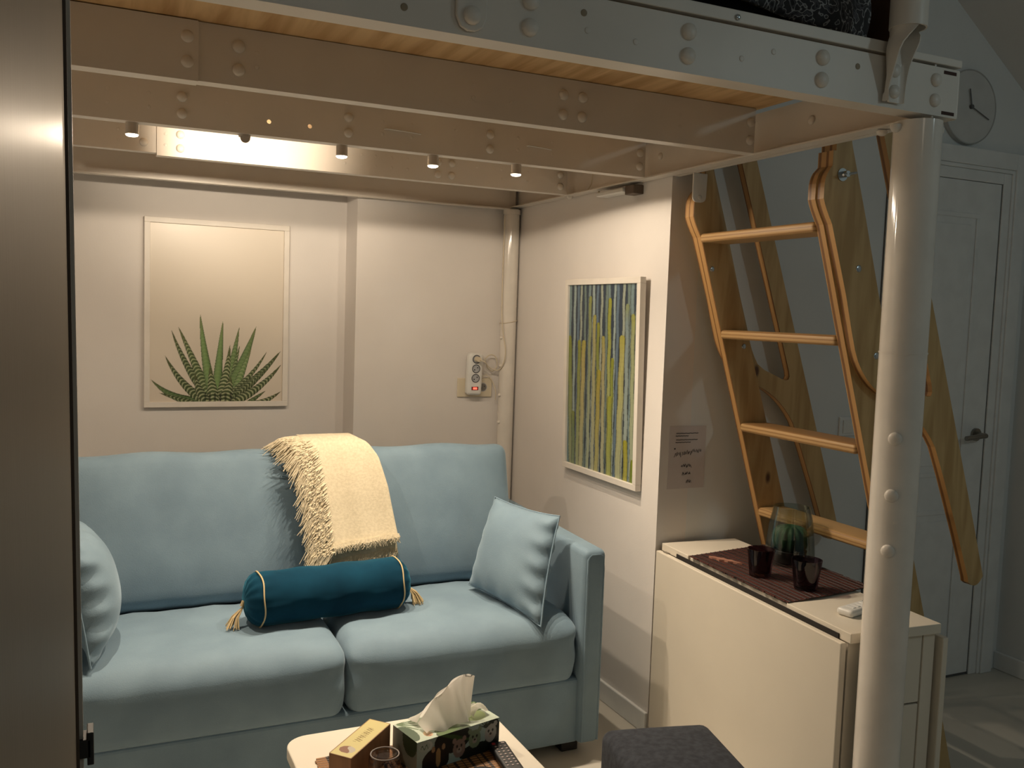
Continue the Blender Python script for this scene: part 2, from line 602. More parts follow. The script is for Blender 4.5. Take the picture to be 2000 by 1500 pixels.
# door with casing
dx0, dx1, dz1 = 0.952, 1.562, 1.985
bm = B()
yf = YD - 0.012
box(bm, dx0 + 0.002, dx1 - 0.004, yf, YD, FZ + 0.012, dz1)
d1 = struct('door_1', bm, m_trim, bevel=0.002)
for (a, b_, c, d) in ((dx0 + 0.11, dx1 - 0.12, 0.82, 1.86), (dx0 + 0.11, dx1 - 0.12, 0.12, 0.685)):
    bm = B()
    w = 0.018
    box(bm, a, b_, yf - 0.004, yf, c, c + w); box(bm, a, b_, yf - 0.004, yf, d - w, d)
    box(bm, a, a + w, yf - 0.006, yf, c + w, d - w); box(bm, b_ - w, b_, yf - 0.006, yf, c + w, d - w)
    box(bm, a + 0.045, b_ - 0.045, yf - 0.004, yf, c + 0.045, d - 0.045)
    obj('panel_moulding', bm, m_trim, d1, bevel=0.003)
h = B()
cyl(h, (1.505, yf - 0.010, 0.985), (1.505, yf, 0.985), 0.026, n=24)
cyl(h, (1.505, yf - 0.048, 0.985), (1.505, yf - 0.010, 0.985), 0.011, n=14)
tube(h, [(1.512, yf - 0.046, 0.985), (1.48, yf - 0.048, 0.984), (1.44, yf - 0.046, 0.98), (1.405, yf - 0.042, 0.976)], 0.010, 10)
obj('door_handle', h, m_chrome, d1, smooth=True)['label'] = 'satin metal lever handle'
k = B(); box(k, dx1 - 0.004, dx1 + 0.002, YD - 0.010, YD - 0.001, FZ, dz1); box(k, dx0 + 0.0005, dx0 + 0.002, YD - 0.006, YD - 0.001, FZ, dz1); box(k, dx0, dx1, YD - 0.008, YD - 0.001, FZ + 0.0005, FZ + 0.011)
obj('door_gap', k, plain('door_gap_grey', (0.10, 0.10, 0.10), 0.8), d1)
# casing: three stepped boards
bm = B()
for (o0, o1, t) in ((0.002, 0.045, 0.016), (0.045, 0.060, 0.022), (0.060, 0.125, 0.028)):
    box(bm, dx1 + o0, dx1 + o1, YD - t, YD, FZ, dz1 + o1)
    box(bm, dx0 - 0.02, dx1 + o0, YD - t, YD, dz1 + o0, dz1 + o1)
struct('trim_1', bm, m_trim, bevel=0.003)

# light switch beside the door
t = thing('light_switch', 'white double light switch on the wall behind the ladder', 'light switch', (0.855, YD, 1.035))
quick_box('frame', (0.785, 0.925, YD - 0.008, YD, 0.995, 1.067), m_trim, t, 0.003)
for x in (0.80, 0.86):
    quick_box('rocker', (x, x + 0.05, YD - 0.012, YD - 0.008, 1.006, 1.056), m_plastic, t, 0.002)

# ------------------------------------------------------------------ wall clock
t = thing('wall_clock', 'round pale wall clock with thin grey rim above the door', 'clock', (1.342, YD, 2.262))
cc = Vector((1.342, YD, 2.262))
bm = B(); cyl(bm, cc + Vector((0, -0.018, 0)), cc, 0.139, n=64); obj('clock_face', bm, m_clockface, t, smooth=True)
bm = B()
tube(bm, [cc + Vector((0.139 * math.cos(a), -0.018, 0.139 * math.sin(a))) for a in [2 * PI * i / 64 for i in range(64)]], 0.0028, 8, True)
obj('rim', bm, m_clockrim, t, smooth=True)
for nm, dx, dz, w in (('hour_hand', -0.016, 0.066, 0.0026), ('minute_hand', 0.098, -0.038, 0.0020)):
    bm = B(); tube(bm, [cc + Vector((-dx * 0.12, -0.024, -dz * 0.12)), cc + Vector((dx, -0.024, dz))], w, 6)
    obj(nm, bm, m_clockhand, t)
bm = B(); cyl(bm, cc + Vector((0, -0.028, 0)), cc + Vector((0, -0.018, 0)), 0.008, n=16); obj('hub', bm, m_clockhand, t)

# ------------------------------------------------------------------ paper notice
t = thing('paper_notice', 'white paper sheet with printed lines and handwriting taped beside the ladder', 'paper', (0.11, YD, 0.94))
quick_box('sheet', (0.035, 0.185, YD - 0.0015, YD, 0.832, 1.047), m_paper, t)
bm = B()
yy = YD - 0.0022
def pl(x0, x1, z, w=0.0022, n=14, amp=0.0006):
    bm = B()
    tube(bm, [(x0 + (x1 - x0) * i / n, yy, z + amp * math.sin(i * 2.3)) for i in range(n + 1)], w * 0.5, 4)
    obj('printed_line', bm, m_ink, t)
pl(0.062, 0.152, 1.022); pl(0.060, 0.112, 1.013); pl(0.062, 0.150, 1.000); pl(0.060, 0.122, 0.991)
def scrawl(x0, x1, z, h, n, seed):
    rr = random.Random(seed)
    pts = []
    for i in range(n + 1):
        f = i / n
        pts.append((x0 + (x1 - x0) * f + rr.uniform(-0.002, 0.002), yy, z + (h if i % 2 else -h) * rr.uniform(0.3, 1.0)))
    bm = B()
    tube(bm, pts, 0.0009, 4)
    obj('handwriting', bm, m_ink, t)
for q in ((0.058, 0.085, 0.950, 0.010, 8, 1), (0.088, 0.130, 0.955, 0.009, 14, 2), (0.130, 0.168, 0.960, 0.008, 12, 3),
          (0.088, 0.128, 0.910, 0.007, 16, 4), (0.092, 0.128, 0.883, 0.006, 14, 5), (0.110, 0.130, 0.856, 0.007, 10, 6)):
    scrawl(*q)
bm = B(); cyl(bm, (0.0585, yy - 0.0005, 0.970), (0.0585, yy + 0.0005, 0.970), 0.003, n=8)
obj('ink_dot', bm, m_ink, t)

# ------------------------------------------------------------------ loft bed
bed = thing('loft_bed', 'white steel loft bed frame standing over the blue sofa', 'loft bed', (-1.0, -1.1, FZ))
ZB, ZT = 1.880, 2.004
def bolts(parent, pts, axis, r=0.0135, h=0.010, name='bolt_head', m=None):
    for p in pts:
        b_ = B(); dome(b_, p, axis, r, h)
        obj(name, b_, m or m_steel, parent, smooth=True)
def channel(name, x0, x1, yw, zb, zt, fl=0.042, th=0.004, parent=bed, holes=()):
    bm = B()
    if holes:
        # web split into cells, cells with a hole get a ring of faces
        xs = sorted(set([x0, x1] + [q for hx, hz, r in holes for q in (hx - 2 * r, hx + 2 * r)]))
        hz = holes[0][1]; r = holes[0][2]
        zs = [zb, hz - 2 * r, hz + 2 * r, zt]
        for i in range(len(xs) - 1):
            for j in range(3):
                xa, xb, za, zc = xs[i], xs[i + 1], zs[j], zs[j + 1]
                hit = [q for q in holes if j == 1 and abs(q[0] - (xa + xb) / 2) < 1e-4]
                if not hit:
                    box(bm, xa, xb, yw, yw + th, za, zc)
                else:
                    n = 24
                    cx_, cz_ = (xa + xb) / 2, (za + zc) / 2
                    def sq(a):
                        c_, s_ = math.cos(a), math.sin(a)
                        k_ = 2 * r / max(abs(c_), abs(s_))
                        return (cx_ + k_ * c_, cz_ + k_ * s_)
                    for q in range(n):
                        a, b_ = 2 * PI * q / n, 2 * PI * (q + 1) / n
                        for yv in (yw, yw + th):
                            P = [sq(a), sq(b_), (cx_ + r * math.cos(b_), cz_ + r * math.sin(b_)), (cx_ + r * math.cos(a), cz_ + r * math.sin(a))]
                            bm.faces.new([bm.verts.new((p[0], yv, p[1])) for p in P])
    else:
        box(bm, x0, x1, yw, yw + th, zb, zt)
    box(bm, x0, x1, yw + th, yw + fl, zb, zb + th)
    box(bm, x0, x1, yw + th, yw + fl, zt - th, zt)
    return obj(name, bm, m_steel, parent)
XR = -0.048
# front beam
fb = channel('front_beam', -2.2, 0.066, -2.250, 1.888, 1.996, 0.052)
bolts(fb, [(x, -2.250, z) for x in (-1.0235, -0.6805, -0.340) for z in (1.967, 1.921)], (0, -1, 0), 0.0165, 0.012)
bolts(fb, [(x, -2.2505, z) for x, z in ((-1.259, 1.918), (-0.914, 1.965), (-0.241, 1.963))], (0, -1, 0), 0.0065, 0.001, 'hole_cap', plain('bare_hole_plug', (0.30, 0.24, 0.16), 0.6))
bolts(fb, [(x, -2.2505, z) for x, z in ((-0.905, 1.935), (-0.80, 1.93), (-0.55, 1.935), (-0.47, 1.96))], (0, -1, 0), 0.006, 0.001, 'hole_cap')
# strap bolted on the beam, going up to the guard rail
bm = B()
pts = [(-0.0285, 0.145), (-0.0285, 0.02), (-0.020, 0.002), (-0.006, -0.004), (0.008, -0.003), (0.022, 0.004), (0.0285, 0.02), (0.033, 0.145)]
prism(bm, pts, -2.259, -2.250, lambda a, b, t: (-1.139 + a, t, 1.899 + b))
st = obj('guard_strap', bm, m_steel, bed, bevel=0.003)
bolts(st, [(-1.139, -2.259, 1.921)], (0, -1, 0), 0.0165, 0.012)
# deck edge strip and plywood deck
quick_box('deck_edge_strip', (-2.2, -0.130, -2.2505, -2.232, 2.003, 2.028), m_steel, bed, 0.002)
quick_box('deck_edge_strip', (-0.130, 0.075, -2.2505, -2.19, 2.003, 2.020), m_steel, bed, 0.002)
quick_box('deck_board', (-2.2, -0.03, -2.228, -0.03, 2.0045, 2.0225), m_deck, bed)['label'] = 'pine plywood deck'
bm = B(); dome(bm, (-0.566, -2.252, 2.013), (0, -1, 0), 0.006, 0.004); obj('screw', bm, m_zinc, bed, smooth=True)
# joists
j1l = channel('joist', -2.2, -1.533, -1.690, ZB - 0.003, ZT - 0.002, 0.044)
j1 = channel('joist', -1.532, XR, -1.681, ZB, ZT - 0.001, 0.040)
bolts(j1l, [(-1.555, -1.687, z) for z in (1.967, 1.915)], (0, -1, 0))
bolts(j1, [(x, -1.681, z) for x in (-1.449, -0.655, -0.600, -0.050 - 0.014) for z in (1.963, 1.914)], (0, -1, 0))
bolts(j1, [(x, -1.6815, z) for x in (-1.41, -0.9, -0.8, -0.3, -0.17) for z in (1.955, 1.925)], (0, -1, 0), 0.005, 0.0008, 'hole_cap')
j2 = channel('joist', -2.2, XR, -1.122, ZB, ZT - 0.001, 0.040, holes=((-1.287, 1.920, 0.0062), (-1.173, 1.9185, 0.0062)))
bolts(j2, [(x, -1.122, z) for x in (-1.517, -1.062, -0.616, -0.070) for z in (1.958, 1.914)], (0, -1, 0))
bolts(j2, [(x, -1.1225, z) for x in (-1.70, -1.60, -1.40, -0.96, -0.87, -0.73, -0.52, -0.40, -0.26) for z in (1.958, 1.922)], (0, -1, 0), 0.005, 0.0008, 'hole_cap')
for x0, x1 in ((-0.955, -0.84), (-0.49, -0.40)):
    bm = B(); tube(bm, [(x0, -1.119, 1.937), (x0 + 0.006, -1.127, 1.938), ((x0 + x1) / 2, -1.129, 1.936), (x1 - 0.006, -1.127, 1.934), (x1, -1.119, 1.934)], 0.0022, 6)
    obj('cable_tie', bm, m_plastic, j2, smooth=True)
j3l = channel('joist', -2.2, -1.546, -0.562, ZB + 0.008, ZT - 0.002, 0.034)
j3 = channel('joist', -1.546, XR, -0.566, ZB, ZT - 0.001, 0.040)
bolts(j3l, [(-1.585, -0.562, 1.917)], (0, -1, 0))
bolts(j3, [(x, -0.566, z) for x in (-1.474, -0.584, -0.530, -0.078) for z in (1.952, 1.908)], (0, -1, 0))
bolts(j3, [(x, -0.5665, z) for x in (-1.52, -1.66, -0.87, -0.93, -0.82, -0.76, -0.70, -0.43, -0.33, -0.22) for z in (1.950, 1.915)], (0, -1, 0), 0.005, 0.0008, 'hole_cap')
# rear rail
bm = B(); box(bm, -2.2, -0.02, -0.030, -0.026, 1.866, 2.002); box(bm, -2.2, -0.02, -0.062, -0.030, 1.866, 1.871)
obj('rear_rail', bm, m_steel, bed)
# side rail
bm = B(); box(bm, -0.006, -0.001, -2.245, -0.03, 1.884, 2.002); box(bm, XR, -0.006, -2.20, -0.03, 1.876, 1.880)
box(bm, -0.001, 0.020, -2.20, -1.23, 1.876, 1.880)
sr = obj('side_rail', bm, m_steel, bed)
bolts(sr, [(-0.006, -1.86, 1.945), (-0.006, -1.15, 1.95), (-0.006, -0.98, 1.92)], (-1, 0, 0), 0.012, 0.008)
bolts(sr, [(-0.03, -0.56, 1.876), (-0.024, -2.12, 1.872)], (0, 0, -1), 0.013, 0.012, 'rail_plug')
bm = B(); tube(bm, [(-0.015, -0.75, 1.99), (-0.02, -0.72, 1.95), (-0.014, -0.70, 1.91), (-0.02, -0.68, 1.884)], 0.002, 6)
obj('cable', bm, m_cable, bed, smooth=True)
# end cap of the front beam
bm = B()
box(bm, 0.062, 0.072, -2.2505, -2.17, 1.886, 1.998)
ec = obj('beam_end_cap', bm, m_steel, bed, bevel=0.005, segs=3)
for z0, z1 in ((1.983, 1.9905), (1.893, 1.9005)):
    quick_box('slot', (0.018, 0.058, -2.2506, -2.2495, z0, z1), plain('slot_shadow', (0.05, 0.02, 0.014), 0.8), ec)
bolts(ec, [(-0.006, -2.250, z) for z in (1.966, 1.921)], (0, -1, 0), 0.015, 0.010)
# posts
def post(x, y, r, z1, name='post'):
    bm = B()
    cyl(bm, (x, y, FZ), (x, y, z1), r, n=48)
    return obj(name, bm, m_pole, bed, smooth=True)
px, py, pr = -0.010, -2.2125, 0.0530
fp = post(px, py, pr, 1.877)
bm = B(); cyl(bm, (px, py, 1.346), (px, py, 1.350), pr + 0.0015, n=48); obj('joint_ring', bm, m_pole, fp, smooth=True)
ax = Vector((-0.80, -0.60, 0))
for z in (1.149, 1.016, 0.885):
    bolts(fp, [Vector((px, py, z)) + ax * (pr - 0.001)], ax, 0.0155, 0.011)
for z in (1.281, 1.345, 1.084, 0.954, 0.75):
    bolts(fp, [Vector((px, py, z)) + Vector((-0.62, -0.78, 0)) * (pr - 0.0005)], (-0.62, -0.78, 0), 0.006, 0.001, 'hole_cap')
bolts(fp, [(px - 0.058, py + 0.01, 1.868)], (0, 0, -1), 0.013, 0.018, 'top_knob')
bolts(fp, [(px + 0.050, py - 0.012, 1.868)], (0, 0, -1), 0.014, 0.018, 'top_knob')
rx, ry, rr_ = -0.0405, -0.0385, 0.0355
rp = post(rx, ry, rr_, 1.866)
for z in (1.440, 1.582):
    bm = B(); cyl(bm, (rx, ry, z), (rx, ry, z + 0.003), rr_ + 0.001, n=40); obj('joint_ring', bm, m_pole, rp, smooth=True)
for z in (1.30, 1.174, 1.043, 0.921):
    bolts(rp, [(rx - rr_ + 0.003, ry - 0.008, z)], (-1, -0.25, 0), 0.008, 0.011)
bm = B()
cyl(bm, (rx, ry, 1.845), (rx, ry, 1.866), rr_ + 0.003, n=40)
obj('collar', bm, m_pole, rp, smooth=True)
# guard post at the corner: a tube whose lower end is slit, opened and flattened on the beam
bm = B()
gx, gy, gr = -0.146, -2.2915, 0.0390
def ring_at(z, n=28, k=gr):
    return [bm.verts.new((gx + k * math.cos(2 * PI * i / n), gy + k * math.sin(2 * PI * i / n), z)) for i in range(n)]
R1, R2, R3, R4 = ring_at(2.60), ring_at(2.046), ring_at(2.046, k=gr - 0.004), ring_at(2.60, k=gr - 0.004)
for A_, B_ in ((R1, R2), (R2, R3), (R3, R4), (R4, R1)):
    for i in range(28):
        bm.faces.new((A_[i], A_[(i + 1) % 28], B_[(i + 1) % 28], B_[i]))
prev = None
for q in range(13):
    f = q / 12
    z = 2.05 - 0.152 * f
    h = 0.066 * (1 - f) ** 1.1 + 0.007
    xl_ = -0.183 + 0.018 * f
    xr2 = -0.106 - 0.006 * f
    yb = -2.2525
    mid = [(xl_, yb - h), (xl_ - 0.002, yb - h * 0.5), (xl_, yb - 0.012), (xl_ + 0.010, yb - 0.003)] + [(xl_ + 0.010 + (xr2 - xl_ - 0.022) * k / 4, yb - 0.002) for k in range(1, 5)] + [(xr2 - 0.003, yb - 0.006 - 0.030 * (1 - f) ** 3), (xr2, yb - 0.010 - 0.056 * (1 - f) ** 3)]
    wq = max(0.0, 1 - f / 0.30) ** 1.5
    for j in range(len(mid)):
        an = math.radians(-95 - 255 * j / (len(mid) - 1))
        cp = (gx + gr * math.cos(an), gy + gr * math.sin(an))
        mid[j] = (mid[j][0] * (1 - wq) + cp[0] * wq, mid[j][1] * (1 - wq) + cp[1] * wq)
    outer = list(mid)
    inner = []
    for j, p in enumerate(mid):
        a_ = Vector(mid[max(j - 1, 0)]); c_ = Vector(mid[min(j + 1, len(mid) - 1)])
        t2 = (c_ - a_).normalized()
        nrm = Vector((t2.y, -t2.x))
        inner.append((p[0] - nrm.x * -0.004, p[1] + nrm.y * 0.004))
    ring = [bm.verts.new((p[0], p[1], z)) for p in outer + inner[::-1]]
    if prev:
        for i in range(len(ring)):
            bm.faces.new((prev[i], prev[(i + 1) % len(ring)], ring[(i + 1) % len(ring)], ring[i]))
    else:
        bm.faces.new(ring)
    prev = ring
bm.faces.new(prev[::-1])
gp = obj('guard_post', bm, m_steel, bed, smooth=True, angle=40)
bolts(gp, [(-0.142, -2.258, 1.966), (-0.140, -2.258, 1.921)], (0, -1, 0), 0.0150, 0.010)
quick_box('end_panel', (-0.062, -0.048, -2.17, -0.4, 2.0225, 2.40), m_brown, bed, 0.003)['label'] = 'brown wooden end panel'

# mattress and duvet on the loft
bm = B(); rbox(bm, -2.1, -0.14, -2.12, -0.2, 2.0235, 2.145, 0.03, 8)
tag(obj('mattress', bm, m_mattress, smooth=True), 'black covered mattress lying on the loft bed', 'mattress')
bm = B()
def duv(u, v):
    x = -0.85 + 0.73 * u
    s = v
    if s < 0.35:
        y, z = -2.145 - 0.015 * math.sin(s * 9), 2.068 + (0.35 - s) * -0.0 + s / 0.35 * 0.11
    else:
        y, z = -2.13 + (s - 0.35) * 1.0, 2.178 + 0.02 * math.sin(s * 6)
    lift = 0.085 * max(0, 0.72 - u) if s < 0.35 else 0
    return (x, y - 0.012 * math.sin(u * 17 + s * 4), z + lift * (1 - s / 0.35) + 0.010 * math.sin(u * 11 + 1))
grid(bm, 40, 24, duv)
o = obj('duvet', bm, m_bed, smooth=True)
sm = o.modifiers.new('solid', 'SOLIDIFY'); sm.thickness = 0.02; sm.offset = 0
tag(o, 'black and grey paisley duvet hanging over the loft mattress edge', 'duvet')

# ------------------------------------------------------------------ spotlights under the loft
m_lens = emis_mat('lit_led_lens', (1.0, 0.88, 0.68), 16.0)
m_sil = plain('silver_lamp_housing', (0.55, 0.50, 0.44), 0.35, Metallic=0.4)
SL = ['leftmost of the five small spotlights under the loft, above the cactus poster edge',
      'small spotlight tilted at the beam, washing it in white glare',
      'third small silver spotlight from the left under the loft deck',
      'small spotlight under the loft, second from the right',
      'rightmost small spotlight under the loft, nearest the corner post']
SL[0] = 'leftmost of the five small spotlights under the loft deck'
for i, x in enumerate(SPOTS):
    t = thing('spotlight', SL[i], 'spotlight', (x, SPOT_Y, 1.8795), 'spotlights under the loft')
    aim = i == 1
    bm = B(); cyl(bm, (x, SPOT_Y, 1.874), (x, SPOT_Y, 1.8797), 0.0165, n=24); obj('base', bm, m_sil, t, smooth=True)
    if aim:
        d = Vector((0.16, 0.985, 0.14)).normalized()
        piv = Vector((x, SPOT_Y - 0.012, 1.8705))
        ln, r_ = 0.030, 0.0135
    else:
        d = Vector((0, 0, -1))
        piv = Vector((x, SPOT_Y, 1.875))
        ln, r_ = 0.026, 0.0170
    bm = B(); cyl(bm, piv, piv + d * ln, r_, n=28); obj('housing', bm, m_sil, t, smooth=True)
    bm = B(); dome(bm, piv + d * (ln + 0.0002), d, r_ * 0.93, 0.006, n=24); obj('lens', bm, m_lens, t, smooth=True)
    pos = piv + d * (ln + 0.012)
    if aim:
        kinds = [('spotlight_beam', 30.0, 76, 0.9, d)]
    else:
        kinds = [('spotlight_beam', (29.0, 0, 31.0, 31.0, 28.0)[i], 116, 1.0, Vector((0, -0.32, -1)).normalized()),
                 ('spotlight_spill', (13.0, 0, 10.5, 8.5, 7.5)[i], 175, 0.05, d)]
    for nm, en, size, blend, dr in kinds:
        L = bpy.data.lights.new(nm, 'SPOT')
        L.energy = en
        L.color = WARM
        L.spot_size = math.radians(size)
        L.spot_blend = blend
        L.shadow_soft_size = 0.014
        lo = bpy.data.objects.new(nm, L)
        C.objects.link(lo)
        lo.location = pos
        lo.rotation_euler = dr.to_track_quat('-Z', 'Y').to_euler()
        set_parent(lo, t)

# ------------------------------------------------------------------ junction box on the wall under the side rail
t = thing('junction_box', 'small white cable box on the wall under the loft side rail', 'junction box', (-0.02, -0.92, 1.85))
quick_box('box_body', (-0.05, 0.0, -0.985, -0.80, 1.846, 1.862), m_plastic, t, 0.004)
quick_box('connector', (-0.04, 0.0, -1.045, -0.985, 1.836, 1.868), plain('brown_connector', (0.10, 0.07, 0.05), 0.5), t, 0.003)
bm = B(); tube(bm, [(-0.03, -0.80, 1.853), (-0.028, -0.78, 1.853), (-0.02, -0.765, 1.862), (-0.012, -0.755, 1.874)], 0.004, 6)
obj('cable', bm, m_cable, t, smooth=True)

# ------------------------------------------------------------------ pictures
def lerp(a, b, t):
    return a + (b - a) * t
def cactus_poster(u, v):
    n = len(u)
    col = np.tile(np.array([0.86, 0.82, 0.76]), (n, 1))
    col += (0.012 * np.sin(u * 7 + 1) * np.sin(v * 5))[:, None]
    low = np.clip((0.30 - v) / 0.3, 0, 1)
    col = col * (1 - 0.10 * low[:, None]) + np.array([0.80, 0.70, 0.62]) * 0.10 * low[:, None]
    leaves = [ # tip u, tip v, base u, base v, half width, bend, stripe strength, tone
        (0.01, 0.125, 0.36, 0.00, 0.035, 0.04, 0.2, 0.85), (0.07, 0.05, 0.35, -0.02, 0.025, 0.0, 0.7, 0.7),
        (0.11, 0.26, 0.40, 0.00, 0.034, 0.03, 0.8, 0.75), (0.155, 0.405, 0.40, 0.05, 0.030, 0.02, 0.7, 0.8),
        (0.205, 0.425, 0.43, 0.04, 0.036, 0.0, 0.75, 0.95), (0.365, 0.50, 0.455, 0.06, 0.036, 0.01, 0.15, 1.1),
        (0.535, 0.465, 0.49, 0.06, 0.034, 0.0, 0.1, 1.1), (0.66, 0.43, 0.57, 0.06, 0.034, 0.0, 0.35, 1.0),
        (0.665, 0.325, 0.60, 0.10, 0.02, 0.0, 0.6, 1.0), (0.79, 0.435, 0.58, 0.05, 0.044, -0.01, 0.2, 1.0),
        (0.755, 0.31, 0.63, 0.06, 0.03, 0.0, 0.5, 1.05), (0.875, 0.29, 0.62, 0.06, 0.022, -0.02, 0.8, 0.75),
        (0.985, 0.295, 0.62, 0.03, 0.036, -0.02, 0.6, 0.75), (0.88, 0.19, 0.66, 0.05, 0.02, 0.0, 0.8, 0.7),
        (0.99, 0.215, 0.63, 0.0, 0.034, -0.03, 0.9, 0.72), (0.87, 0.06, 0.72, -0.02, 0.02, 0.0, 0.4, 0.7),
        (0.99, 0.055, 0.72, -0.03, 0.03, -0.02, 0.95, 0.6),
        (0.59, 0.325, 0.52, 0.02, 0.036, -0.01, 1.0, 0.9), (0.44, 0.20, 0.47, 0.0, 0.042, 0.0, 1.0, 0.85),
        (0.60, 0.14, 0.56, 0.0, 0.05, 0.0, 1.0, 0.8), (0.33, 0.16, 0.42, 0.0, 0.036, 0.02, 0.9, 0.7)]
    asp = 1.37
    for tu, tv, bu, bv, w, bend, st, tone in leaves:
        p0 = np.array([bu, bv * asp]); p1 = np.array([tu, tv * asp])
        d = p1 - p0; L = np.hypot(*d); d /= L
        nn = np.array([-d[1], d[0]])
        rel = np.stack([u - p0[0], v * asp - p0[1]], 1)
        s = rel @ d / L
        off = rel @ nn - bend * 4 * s * (1 - s) * np.sign(1)
        wid = 1.22 * w * np.clip(1 - s, 0, 1) ** 0.75 * (0.75 + 0.5 * np.clip(s * 4, 0, 1) * 0.5)
        ins = (s > -0.05) & (s < 1) & (np.abs(off) < wid)
        q = np.clip(off / np.maximum(wid, 1e-4), -1, 1)
        base = np.array([0.41, 0.51, 0.32]) * tone
        c = base[None] * (1.08 - 0.30 * q[:, None] ** 2) + 0.05 * (q[:, None])
        ph = s * L * 62 + q ** 2 * 1.2
        band = (np.sin(ph * 2 * PI * 0.55) > 0.35)
        bf = (st * band * (s < 0.82))[:, None]
        c = c * (1 - bf * 0.0)
        dark = np.array([0.23, 0.25, 0.15])
        c = np.where((st > 0.55) & (~band)[:, None], c * 0.55 + dark * 0.45, c)
        c = c * (1 - bf * 0.75) + np.array([0.80, 0.80, 0.66]) * bf * 0.75
        edge = (np.abs(q) > 0.82)[:, None] & (np.sin(s * L * 300) > 0)[:, None]
        c = np.where(edge, c * 0.72, c)
        tipf = np.clip((s - 0.7) / 0.3, 0, 1)[:, None]
        c = c * (1 - 0.5 * tipf) + np.array([0.46, 0.40, 0.26]) * 0.5 * tipf
        col[ins] = c[ins]
    g = (v < 0.05) & (np.abs(u - 0.52) < 0.12) & (np.sin(u * 160) > 0.3)
    col[g] = col[g] * 0.6
    return col

def columns_poster(u, v):
    n = len(u)
    rs = np.random.RandomState(5)
    col = np.tile(np.array([0.14, 0.21, 0.28]), (n, 1))
    greys = [np.array(c) for c in ((0.47, 0.56, 0.57), (0.60, 0.67, 0.66), (0.38, 0.47, 0.54), (0.62, 0.66, 0.60), (0.44, 0.52, 0.50))]
    lay = []
    for i in range(17):
        lay.append((0.02 + i * 0.06 + rs.uniform(-0.012, 0.012), rs.uniform(0.016, 0.024), 1.2, greys[i % 5], rs.uniform(-0.02, 0.02)))
    lay += [(0.03, 0.038, 0.72, np.array([0.47, 0.52, 0.22]), 0.10), (0.08, 0.030, 0.30, np.array([0.42, 0.50, 0.34]), 0.06),
            (0.17, 0.030, 0.70, np.array([0.52, 0.55, 0.22]), -0.01), (0.235, 0.036, 0.70, np.array([0.70, 0.64, 0.36]), -0.03),
            (0.33, 0.026, 0.94, np.array([0.52, 0.56, 0.36]), 0.0), (0.40, 0.028, 0.84, np.array([0.66, 0.63, 0.40]), 0.01),
            (0.455, 0.026, 0.80, np.array([0.50, 0.53, 0.16]), 0.01), (0.54, 0.028, 0.73, np.array([0.66, 0.62, 0.42]), 0.03),
            (0.62, 0.028, 0.93, np.array([0.60, 0.62, 0.20]), 0.02), (0.665, 0.026, 0.62, np.array([0.52, 0.56, 0.18]), 0.0),
            (0.475, 0.034, 0.55, np.array([0.66, 0.60, 0.24]), -0.03), (0.79, 0.044, 0.74, np.array([0.68, 0.66, 0.36]), -0.05),
            (0.64, 0.038, 0.42, np.array([0.60, 0.62, 0.22]), 0.0), (0.86, 0.028, 0.9, np.array([0.48, 0.56, 0.58]), 0.02),
            (0.94, 0.03, 0.85, np.array([0.58, 0.61, 0.42]), 0.03), (0.86, 0.034, 0.21, np.array([0.64, 0.62, 0.22]), 0.04),
            (0.96, 0.022, 0.12, np.array([0.44, 0.52, 0.16]), 0.0)]
    for c, w, top, base, lean in lay:
        if top < 1.1:
            w = w * 0.84
        cc_ = c + lean * (0.5 - v) * 0.8 + 0.004 * np.sin(v * 30 + c * 50)
        q = (u - cc_) / w
        # rounded top
        k_ = np.sqrt(np.clip(1 - q ** 2, 0, 1)) * 0.018
        ins = (np.abs(q) < 1) & (v < top - 0.018 + k_)
        rib = 0.70 + 0.46 * np.cos(q * PI * 2.0) ** 2
        spine = 1 - 0.18 * (np.sin(v * 260 + c * 90) > 0.6) * (np.abs(np.cos(q * PI * 2.5)) < 0.35)
        sh = (1.0 - 0.25 * np.abs(q) ** 3)
        cv = base[None] * (rib * spine * sh)[:, None]
        if top < 1.1:
            tipy = np.clip(1 - (top - v) / 0.10, 0, 1)[:, None]
            cv = cv * (1 - 0.45 * tipy) + np.array([0.60, 0.60, 0.14]) * 0.45 * tipy * rib[:, None]
            low = np.clip((top - v) / 0.75, 0, 1)[:, None]
            cv = cv * (1 - 0.7 * low) + np.array([0.66, 0.70, 0.64]) * rib[:, None] * 0.7 * low
        halo = (np.abs(q) >= 1) & (np.abs(q) < 1.18) & (v < top)
        col[halo] *= 0.62
        col[ins] = cv[ins]
    return col

t = thing('framed_poster', 'white framed poster of a spiky striped succulent on the back wall', 'picture', (-1.262, 0.175, 0.984))
bm = B()
x0, x1, z0, z1, y0, y1, w = -1.547, -0.978, 0.983, 1.745, 0.150, 0.175, 0.022
box(bm, x0, x1, y0, y1, z0, z0 + w); box(bm, x0, x1, y0, y1, z1 - w, z1); box(bm, x0, x0 + w, y0, y1, z0 + w, z1 - w); box(bm, x1 - w, x1, y0, y1, z0 + w, z1 - w)
obj('frame', bm, m_frame, t, bevel=0.0015)
painted('print', (x0 + w, 0.160, z0 + w), (x1 - x0 - 2 * w, 0, 0), (0, 0, z1 - z0 - 2 * w), 300, 400, cactus_poster, m_print, t)
quick_box('backing', (x0 + w, x1 - w, 0.161, 0.175, z0 + w, z1 - w), m_frame, t)

